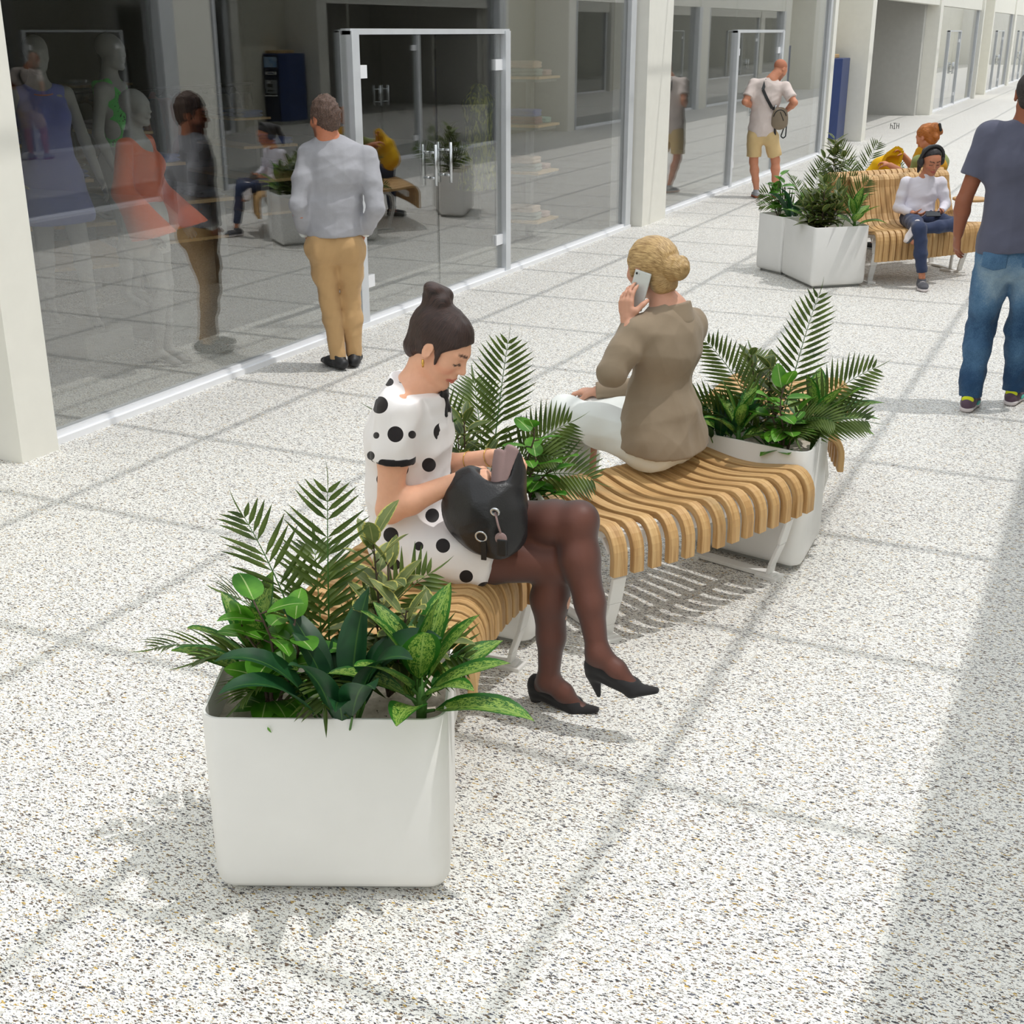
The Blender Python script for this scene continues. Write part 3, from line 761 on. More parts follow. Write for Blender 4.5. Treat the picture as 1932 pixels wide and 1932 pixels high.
class Solid:
    """a list of rounded shapes blended smoothly; mesh() wraps one continuous surface round them"""
    def __init__(s): s.p = []; s.cuts = []
    def add(s, f, lo, hi, k, op='u'): s.p.append((f, A3(lo), A3(hi), k, op)); return s
    def cone(s, a, b, ra, rb, k=.02, op='u', clip=()):
        a = A3(a); b = A3(b); ba = b-a; L2 = float(ba@ba)+1e-12; m = max(ra, rb)
        def f(X, Y, Z):
            x, y, z = X-a[0], Y-a[1], Z-a[2]
            t = np.clip((x*ba[0]+y*ba[1]+z*ba[2])/L2, 0, 1)
            d = np.sqrt((x-ba[0]*t)**2+(y-ba[1]*t)**2+(z-ba[2]*t)**2) - (ra+(rb-ra)*t)
            for q, n in clip: d = np.maximum(d, (X-q[0])*n[0]+(Y-q[1])*n[1]+(Z-q[2])*n[2])
            return d
        return s.add(f, np.minimum(a, b)-m, np.maximum(a, b)+m, k, op)
    def limb(s, pts, rad, k=.02, **kw):
        for i in range(len(pts)-1): s.cone(pts[i], pts[i+1], rad[i], rad[i+1], k, **kw)
        return s
    def ell(s, c, r, R=None, k=.02, op='u', clip=()):
        c = A3(c); R = np.eye(3, dtype=np.float32) if R is None else np.asarray(R, dtype=np.float32); r = A3(r); m = float(r.max())
        def f(X, Y, Z):
            x, y, z = X-c[0], Y-c[1], Z-c[2]
            u = (x*R[0,0]+y*R[1,0]+z*R[2,0])/r[0]; v = (x*R[0,1]+y*R[1,1]+z*R[2,1])/r[1]; w = (x*R[0,2]+y*R[1,2]+z*R[2,2])/r[2]
            k0 = np.sqrt(u*u+v*v+w*w); k1 = np.sqrt((u/r[0])**2+(v/r[1])**2+(w/r[2])**2)+1e-6
            d = k0*(k0-1)/k1
            for q, n in clip: d = np.maximum(d, (X-q[0])*n[0]+(Y-q[1])*n[1]+(Z-q[2])*n[2])
            return d
        return s.add(f, c-m, c+m, k, op)
    def flat(s, a, b, A, B, side, k=.02, op='u', clip=()):
        """elliptic tapered bar: A, B = (half width along side, half thickness)"""
        a = A3(a); b = A3(b); ba = b-a; L = float(np.linalg.norm(ba))+1e-9; w = ba/L
        sd = A3(side); sd = sd-w*float(sd@w); sd /= np.linalg.norm(sd); tv = np.cross(w, sd)
        m = max(*A, *B)
        def f(X, Y, Z):
            x, y, z = X-a[0], Y-a[1], Z-a[2]
            q = x*w[0]+y*w[1]+z*w[2]; t = np.clip(q/L, 0, 1)
            W = A[0]+(B[0]-A[0])*t; T = A[1]+(B[1]-A[1])*t; E = np.minimum(W, T)
            u = (x*sd[0]+y*sd[1]+z*sd[2])/W; v = (x*tv[0]+y*tv[1]+z*tv[2])/T; e = (q-t*L)/E
            k0 = np.sqrt(u*u+v*v+e*e); k1 = np.sqrt((u/W)**2+(v/T)**2+(e/E)**2)+1e-6
            d = k0*(k0-1)/k1
            for c0, n in clip: d = np.maximum(d, (X-c0[0])*n[0]+(Y-c0[1])*n[1]+(Z-c0[2])*n[2])
            return d
        return s.add(f, np.minimum(a, b)-m, np.maximum(a, b)+m, k, op)
    def loft(s, pts, wt, side, k=.03, **kw):
        for i in range(len(pts)-1): s.flat(pts[i], pts[i+1], wt[i], wt[i+1], side, k, **kw)
        return s
    def cut(s, q, n, lo=None, hi=None): s.cuts.append((A3(q), A3(unit(n)))); return s
    def mesh(s, name, h=.008, smooth=1, fold=None, grow=0.0, box=None):
        us = [p for p in s.p if p[4] == 'u']
        lo = np.min([p[1] for p in us], 0)-3*h-.01; hi = np.max([p[2] for p in us], 0)+3*h+.01
        if box is not None: lo = np.maximum(lo, box[0]); hi = np.minimum(hi, box[1])
        n = np.ceil((hi-lo)/h).astype(int)+1
        D = np.full(tuple(n), 9.0, dtype=np.float32)
        ax = [(lo[i]+h*np.arange(n[i])).astype(np.float32) for i in range(3)]
        for f, pl, ph, k, op in s.p:
            e = k+2*h+.004
            i0 = np.maximum(0, np.floor((pl-e-lo)/h).astype(int)); i1 = np.minimum(n, np.ceil((ph+e-lo)/h).astype(int)+1)
            if np.any(i1 <= i0): continue
            sl = tuple(slice(i0[q], i1[q]) for q in range(3))
            X = ax[0][sl[0]][:,None,None]; Y = ax[1][sl[1]][None,:,None]; Zz = ax[2][sl[2]][None,None,:]
            d = f(X, Y, Zz); o = D[sl]
            if op == 'u':
                hh = np.maximum(k-np.abs(o-d), 0)/max(k, 1e-6); D[sl] = np.minimum(o, d)-hh*hh*k*.25
            elif op == 's':
                d = -d; hh = np.maximum(k-np.abs(o-d), 0)/max(k, 1e-6); D[sl] = np.maximum(o, d)+hh*hh*k*.25
        if grow: D -= grow
        for q, nn in s.cuts:
            pl = (ax[0]-q[0])[:,None,None]*nn[0]+(ax[1]-q[1])[None,:,None]*nn[1]+(ax[2]-q[2])[None,None,:]*nn[2]
            D = np.maximum(D, pl.astype(np.float32))
        return nets(name, D, lo, h, smooth, fold)

def nets(name, D, lo, h, smooth, fold):
    S = (D < 0)
    c = np.zeros(tuple(d-1 for d in D.shape), dtype=np.uint8)
    for i in (0,1):
        for j in (0,1):
            for k in (0,1):
                c += S[i:S.shape[0]-1+i, j:S.shape[1]-1+j, k:S.shape[2]-1+k]
    act = (c > 0) & (c < 8)
    I = np.argwhere(act); N = len(I)
    ID = np.full(act.shape, -1, dtype=np.int32); ID[act] = np.arange(N)
    off = [(i,j,k) for i in (0,1) for j in (0,1) for k in (0,1)]
    val = {o: D[I[:,0]+o[0], I[:,1]+o[1], I[:,2]+o[2]] for o in off}
    P = np.zeros((N,3), dtype=np.float64); W = np.zeros(N)
    for a in off:
        for q in range(3):
            if a[q] == 0:
                b2 = list(a); b2[q] = 1; b2 = tuple(b2)
                va, vb = val[a], val[b2]; m = (va < 0) != (vb < 0)
                t = np.where(m, va/np.where(m, va-vb, 1), 0)
                pt = np.tile(np.array(a, dtype=np.float64), (N,1)); pt[:,q] += t
                P += pt*m[:,None]; W += m
    P = (P/W[:,None]+I)*h+lo
    F = []
    for q in range(3):
        u, v = (q+1)%3, (q+2)%3
        sl0 = [slice(1,-1)]*3; sl1 = [slice(1,-1)]*3
        sl0[q] = slice(0,-1); sl1[q] = slice(1,None)
        s0 = S[tuple(sl0)]; s1 = S[tuple(sl1)]
        E = np.argwhere(s0 != s1)
        if not len(E): continue
        flip = s0[E[:,0],E[:,1],E[:,2]]
        E = E.copy()
        for ax_ in range(3):
            if ax_ != q: E[:,ax_] += 1
        def cell(du, dv):
            e = E.copy(); e[:,u] -= du; e[:,v] -= dv
            return ID[e[:,0],e[:,1],e[:,2]]
        quad = np.stack([cell(1,1), cell(0,1), cell(0,0), cell(1,0)], 1)
        quad[~flip] = quad[~flip][:,::-1]
        F.append(quad)
    F = np.concatenate(F)
    F = F[(F >= 0).all(1)]
    for _ in range(smooth):
        acc = np.zeros_like(P); cnt = np.zeros(N)
        for a in range(4):
            b2 = (a+1) % 4
            np.add.at(acc, F[:,a], P[F[:,b2]]); np.add.at(cnt, F[:,a], 1)
            np.add.at(acc, F[:,b2], P[F[:,a]]); np.add.at(cnt, F[:,b2], 1)
        P = P*.45 + .55*acc/np.maximum(cnt,1)[:,None]
    if fold is not None:
        nr = vnormals(P, F)
        P = P + nr*fold(P, nr)[:,None]
    me = bpy.data.meshes.new(name)
    me.vertices.add(N); me.vertices.foreach_set('co', P.astype(np.float32).ravel())
    me.loops.add(len(F)*4); me.loops.foreach_set('vertex_index', F.astype(np.int32).ravel())
    me.polygons.add(len(F)); me.polygons.foreach_set('loop_start', (np.arange(len(F))*4).astype(np.int32))
    me.polygons.foreach_set('use_smooth', [True]*len(F))
    me.update(calc_edges=True); me.validate()
    return me

def vnormals(P, F):
    a = P[F[:,2]]-P[F[:,0]]; b = P[F[:,3]]-P[F[:,1]]; fn = np.cross(a, b)
    nr = np.zeros_like(P)
    for q in range(4): np.add.at(nr, F[:,q], fn)
    return nr/np.maximum(np.linalg.norm(nr, axis=1), 1e-12)[:,None]

def verts(me):
    P = np.empty(len(me.vertices)*3, dtype=np.float32); me.vertices.foreach_get('co', P); return P.reshape(-1,3).astype(np.float64)
def set_col(me, name, C):
    a = me.attributes.new(name, 'FLOAT_COLOR', 'POINT')
    C = np.asarray(C, dtype=np.float32)
    if C.shape[1] == 3: C = np.concatenate([C, np.ones((len(C),1), dtype=np.float32)], 1)
    a.data.foreach_set('color', C.ravel())
def set_f(me, name, f):
    a = me.attributes.new(name, 'FLOAT', 'POINT'); a.data.foreach_set('value', np.asarray(f, dtype=np.float32))

# cheap smooth pseudo-noise for cloth folds: sums of tilted waves whose phase wanders
def folds(amp, freq, seed=0, axis=None, squash=.35):
    r = np.random.RandomState(seed); K = []
    for i in range(5):
        d = r.normal(size=3)
        if axis is not None:
            a = unit(axis); d = d - a*(d@a)*(1-squash)
        K.append((unit(d)*freq*r.uniform(.6,1.5), r.uniform(0,6.28), r.normal(size=3)*freq*.35, r.uniform(0,6.28)))
    def f(P, nr):
        o = np.zeros(len(P))
        for k, ph, k2, ph2 in K:
            o += 1.0-1.6*np.abs(np.sin(.5*(P@k + ph + 1.6*np.sin(P@k2 + ph2))))
        return amp*.42*o
    return f
def fold_sum(*fs): return lambda P, nr: sum(f(P, nr) for f in fs)

def frame(fwd, up):
    """columns: right, forward, up"""
    f = unit(fwd); u = np.asarray(up, float); u = unit(u-f*(u@f)); r = np.cross(f, u)
    return np.stack([r, f, u], 1)
def rot(axis, a):
    return np.array(Matrix.Rotation(a, 3, V(tuple(unit(axis)))))

# ---------------------------------------------------------------- anatomy
def head_solid(S, c, R, s=1.0, male=False, neck=None, ears=True, k=.012, face=1.0, lips=1.0):
    c = np.asarray(c, float)
    def P(x, y, z): return c + R @ (np.array([x, y, z])*s)
    def E(p, r, kk=k, op='u', RR=None): S.ell(P(*p), [q*s for q in r], R if RR is None else RR, kk*s, op)
    j = 1.08 if male else 1.0
    E((0,-.018,.034), (.0755,.094,.083)); E((0,.022,.012), (.070,.074,.078))
    E((0,.034,-.04), (.0565*j,.052,.075), .02)
    S.cone(P(.044*j,.0,-.055), P(.014*j,.066,-.098), .020*s, .017*s, .02*s); S.cone(P(-.044*j,.0,-.055), P(-.014*j,.066,-.098), .020*s, .017*s, .02*s)
    E((0,.073,-.100), (.019*j,.015,.015), .018)
    for q in (-1, 1):
        E((q*.038,.060,-.022), (.026,.022,.022), .02)                        # cheek bones
        S.cone(P(q*.012,.087,.024), P(q*.044,.072,.027), .0085*s, .0075*s, .014*s)   # brow
        E((q*.031,.0925,.004), (.0185,.0105,.0105), .008, 's')
        E((q*.031,.0745,.003), (.0155,.0125,.0115), .003)                     # lid / eyeball
    S.cone(P(0,.084,.018), P(0,.1065,-.024), .0075*s, .0095*s, .010*s)        # nose
    E((0,.106,-.0275), (.0105,.0105,.009), .006)
    for q in (-1, 1): E((q*.0115,.0945,-.0305), (.008,.0105,.0075), .006)
    E((0,.082,-.052), (.026,.016,.016), .012)
    E((0,.0955,-.0595), (.0215,.0065,.0052), .004); E((0,.0935,-.0705), (.0185,.0068,.0062), .004)
    E((0,.101,-.0648), (.024,.006,.0014), .003, 's')
    if ears:
        for q in (-1, 1):
            a = .3*q
            RR = R @ np.array(Matrix.Rotation(-q*.35, 3, 'Z')) 
            E((q*.0765,-.006,-.004), (.0085,.019,.031), .006, 'u', RR)
            E((q*.0845,.000,.000), (.006,.010,.018), .004, 's', RR)
    if neck is not None:
        r = .062 if male else .050
        S.cone(P(0,-.018,-.055), neck, r*s*.98, r*s*1.08, .02)

def face_paint(P, c, R, s, skin, lip, brow, blush=None, lash=None, stubble=None):
    """surface colours of lips, brows and closed lashes"""
    q = (P-np.asarray(c)) @ R / s
    C = np.tile(np.array(skin), (len(P),1))
    def blend(w, col):
        nonlocal C
        w = np.clip(w, 0, 1)[:,None]; C = C*(1-w)+np.array(col)*w
    fr = np.clip((q[:,1]-.06)/.01, 0, 1)
    if blush is not None:
        for sg in (-1, 1):
            d = np.sqrt(((q[:,0]-sg*.043)/.028)**2+((q[:,2]+.03)/.024)**2); blend((1-d)*.5*np.clip((q[:,1]-.02)/.02,0,1), blush)
    if stubble is not None:
        m = np.clip((-.035-q[:,2])/.02, 0, 1)*np.clip((q[:,1]-.0)/.02, 0, 1)*np.clip((q[:,2]+.13)/.01, 0, 1); blend(m*.75, stubble)
    x = np.abs(q[:,0])
    d = np.sqrt((x/.0235)**2+((q[:,2]+.0655)/.0115)**2); blend((1.1-d)*6*fr, lip)
    zb = q[:,2]-.0285-.10*(x-.012)+2.2*(x-.030)**2*10*.1
    blend((.0048-np.abs(zb))/.0016*np.clip((x-.008)/.004,0,1)*np.clip((.050-x)/.006,0,1)*np.clip((q[:,1]-.045)/.01,0,1), brow)
    if lash is not None:
        zl = q[:,2]+.0055-3.5*(x-.031)**2
        blend((.0034-np.abs(zl))/.0012*np.clip((.019-np.abs(x-.032))/.003,0,1)*np.clip((q[:,1]-.05)/.01,0,1), lash)
    return C

def hand_solid(S, wrist, d, palm, thumb, s=1.0, curl=(.5,.5,.5,.5), th=.5, spread=.08, k=.006, tcurl=.4):
    """palm, four unequal fingers with three phalanges each and a thumb from the side of the palm"""
    w = np.asarray(wrist, float); d = unit(d); pn = np.asarray(palm, float); pn = unit(pn-d*(pn@d))
    sd = np.cross(pn, d); sd = sd if sd @ np.asarray(thumb, float) > 0 else -sd
    kn = w + d*.088*s
    S.flat(w+d*.010*s, kn-d*.006*s, (.027*s,.016*s), (.039*s,.0125*s), sd, .012)
    Ls = (.072,.079,.073,.058); off = (.029,.010,-.010,-.028); rr = (.0092,.0094,.0090,.0080)
    for i in range(4):
        p = w + d*(.086-.006*abs(i-1.2))*s + sd*off[i]*s
        ax = np.cross(d, pn); dd = unit(d + sd*spread*(1.5-i)*.5); S.cone(p-d*.03*s, p, rr[i]*s*1.05, rr[i]*s*1.06, .008)
        for j, fr in enumerate((.46,.30,.24)):
            c = curl[i] if not hasattr(curl[i], '__len__') else curl[i][j]
            dd = rot(np.cross(dd, pn), c*(1.0 if j else .8)) @ dd
            q = p + dd*Ls[i]*fr*s
            S.cone(p, q, rr[i]*s*(1-.11*j), rr[i]*s*(1-.11*(j+1)), k)
            p = q
    p = w + d*.022*s + sd*.022*s
    dd = unit(d*.75 + sd*.75 + pn*th)
    S.cone(p-sd*.008*s, p+dd*.034*s, .0145*s, .0125*s, .010); p = p+dd*.034*s
    for L_, r0, r1 in ((.034,.0118,.0104), (.028,.0104,.0085)):
        dd = unit(rot(np.cross(dd, d*.6+pn), tcurl) @ dd)
        q = p+dd*L_*s; S.cone(p, q, r0*s, r1*s, k); p = q
    return S
def skinmat(name, rough=.5):
    t = NT(name); a = t.n('ShaderNodeAttribute', attribute_name='tint'); co = t.coord()
    nz = t.noise(co, 60, 3)[0]
    col = t.mix(.10, a.outputs['Color'], t.ramp(nz, [(.35,(.6,.4,.35,1)),(.65,(1,.95,.9,1))]), 'MULTIPLY')
    t.principled(col, rough, sub=.12, spec=.35, subr=(.01,.004,.002), normal=t.bump(t.noise(co, 500, 2)[0], .06, .001))
    return t.mat
M['skin'] = skinmat('skin')
def hairmat(name, dark, light, scale=90, stretch=(1,1,.12), rough=.45):
    t = NT(name); co = t.coord('Object'); a = t.n('ShaderNodeAttribute', attribute_name='strand')
    f = t.noise(t.mapping(a.outputs['Vector'], (1,1,1)), 1.0, 4, .65)[0]
    col = t.ramp(f, [(.32, lin(dark)), (.68, lin(light))])
    t.principled(col, rough, spec=.4, normal=t.bump(f, .5, .004))
    return t.mat
M['hair_brown'] = hairmat('dark_brown_hair', (26,18,17), (74,52,46))
M['hair_blonde'] = hairmat('blonde_hair', (130,98,58), (212,180,126))
M['hair_ginger'] = hairmat('ginger_hair', (134,70,22), (206,128,60))
M['hair_short'] = hairmat('short_brown_hair', (52,42,38), (116,92,80), rough=.7)
M['hair_black'] = hairmat('black_hair', (22,20,22), (62,56,58))
M['hair_buzz'] = hairmat('cropped_dark_hair', (36,32,32), (66,60,58), rough=.8)
def cloth(name, c, var=.05, rough=.85, weave=700, bump=.15, sheen=.15, spec=.2):
    t = NT(name); co = t.coord()
    nz = t.noise(co, 9, 3)[0]; fine = t.noise(co, weave, 2)[0]
    b = lin(c); f = t.math('ADD', t.math('MULTIPLY', nz, .6), t.math('MULTIPLY', fine, .4))
    col = t.ramp(f, [(.3, tuple(x*(1-2*var) for x in b[:3])+(1,)), (.7, tuple(min(1,x*(1+var)) for x in b[:3])+(1,))])
    t.principled(col, rough, spec=spec, sheen=sheen, normal=t.bump(fine, bump, .002))
    return t.mat
M['sweater'] = cloth('grey_wool', (168,168,174), .07, weave=300, bump=.3)
M['chino'] = cloth('tan_chino_cotton', (194,158,112), .05)
M['short_chino'] = cloth('sand_cotton', (214,186,136), .04)
M['beige_tee'] = cloth('pale_pink_beige_jersey', (216,202,196), .03)
M['navy_tee'] = cloth('slate_blue_jersey', (92,94,112), .06)
M['taupe_wool'] = cloth('taupe_wool', (146,130,110), .05)
M['white_crepe'] = cloth('white_crepe', (228,231,228), .015, bump=.05)
M['white_knit'] = cloth('lilac_white_jersey', (228,224,234), .015)
M['blue_jeans'] = cloth('dark_blue_denim', (56,66,94), .12, weave=900)
M['mustard'] = cloth('mustard_cotton', (206,152,40), .05)
M['yellow_canvas'] = cloth('yellow_canvas', (224,176,20), .04, weave=400, bump=.25)
M['olive'] = cloth('olive_green_knit', (140,150,92), .06)
M['black_cloth'] = cloth('black_trim', (34,32,33), .06)
M['black_suede'] = cloth('black_suede', (44,43,44), .06, rough=.9)
M['black_leather'] = plain('black_leather', (30,29,31), .38, bump=.25, bscale=180, var=.1, spec=.5)
M['lining'] = cloth('mauve_lining', (150,126,124), .05)
M['taupe_nylon'] = cloth('taupe_nylon', (140,126,108), .05, rough=.6)
M['shoe_black'] = plain('black_shoe_leather', (28,28,30), .5)
M['rubber_white'] = plain('white_rubber', (222,214,214), .6)
M['rubber_gum'] = plain('gum_rubber', (176,98,66), .6)
M['gold'] = plain('gold', (214,170,90), .25, .9)
M['phone_silver'] = plain('silver_phone_shell', (206,210,208), .35, .2)
M['screen'] = plain('dark_phone_screen', (30,34,42), .15)

def mk_denim():
    t = NT('faded_denim'); co = t.coord(); a = t.n('ShaderNodeAttribute', attribute_name='fade')
    n1 = t.noise(co, 7, 4, .65)[0]; n2 = t.noise(t.mapping(co, (1,1,.25)), 420, 2)[0]
    f = t.math('ADD', t.math('MULTIPLY', n1, .5), t.math('MULTIPLY', n2, .35)); f = t.math('ADD', f, t.math('MULTIPLY', a.outputs['Fac'], .35))
    col = t.ramp(f, [(.3, lin((44,72,104))), (.55, lin((84,118,150))), (.85, lin((150,172,186)))])
    sc = t.noise(t.mapping(co, (40,40,9)), 1.0, 3, .6, 1.0)[0]
    col = t.mix(t.math('MULTIPLY', t.math('GREATER_THAN', sc, .74), .6), col, lin((196,206,208)))
    t.principled(col, .9, spec=.15, sheen=.1, normal=t.bump(n2, .2, .002))
    return t.mat
M['denim'] = mk_denim()
def mk_dots():
    t = NT('white_cloth_black_dots'); a = t.n('ShaderNodeAttribute', attribute_name='dot'); co = t.coord()
    m = t.math('LESS_THAN', a.outputs['Fac'], 0.0)
    col = t.mix(m, lin((240,236,236)), lin((36,32,34)))
    t.principled(col, .6, spec=.25, sheen=.1, normal=t.bump(t.noise(co, 700, 2)[0], .05, .001))
    return t.mat
M['dots'] = mk_dots()
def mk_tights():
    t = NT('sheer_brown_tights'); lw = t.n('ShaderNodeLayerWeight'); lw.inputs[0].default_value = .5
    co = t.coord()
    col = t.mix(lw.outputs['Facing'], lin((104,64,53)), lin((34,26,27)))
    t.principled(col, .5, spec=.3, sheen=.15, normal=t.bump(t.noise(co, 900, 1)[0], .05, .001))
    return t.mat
M['tights'] = mk_tights()
M['mannequin'] = plain('matt_grey_mannequin', (150,149,147), .55, var=.01)

def strand(me, c, R, s=1.0, fr=(9, 60, 60), mode='back'):
    """hair direction coordinates: low frequency along the combing, high across it"""
    q = (verts(me)-np.asarray(c)) @ R / s
    if mode == 'back':      # combed from the face towards the back
        rad = np.hypot(q[:,0], q[:,2]+.02); ang = np.arctan2(q[:,0], q[:,2]+.02)
        v = np.stack([q[:,1]*fr[0]*8, ang*fr[1]*.25, rad*fr[2]], 1)
    elif mode == 'up':      # combed up to a knot on the crown
        ang = np.arctan2(q[:,0], q[:,1]); v = np.stack([q[:,2]*fr[0]*6, ang*fr[1]*.3, np.hypot(q[:,0],q[:,1])*fr[2]*.4], 1)
    else:                   # short curls
        v = q*170
    a = me.attributes.new('strand', 'FLOAT_VECTOR', 'POINT'); a.data.foreach_set('vector', v.astype(np.float32).ravel())

def skin_body(name, S, skin, h, parent, heads=(), **kw):
    me = S.mesh(name, h, kw.get('smooth', 1))
    P = verts(me); C = np.tile(np.array(lin(skin)[:3]), (len(P),1))
    for hd in heads:
        c, R, s = hd['c'], hd['R'], hd['s']
        m = np.linalg.norm(P-np.asarray(c), axis=1) < .17*s
        C[m] = face_paint(P[m], c, R, s, lin(skin)[:3], lin(hd['lip'])[:3], lin(hd['brow'])[:3],
                          *[lin(hd[k])[:3] if k in hd else None for k in ('blush', 'lash', 'stubble')])
    set_col(me, 'tint', C)
    return obj('body', me, M['skin'], parent)
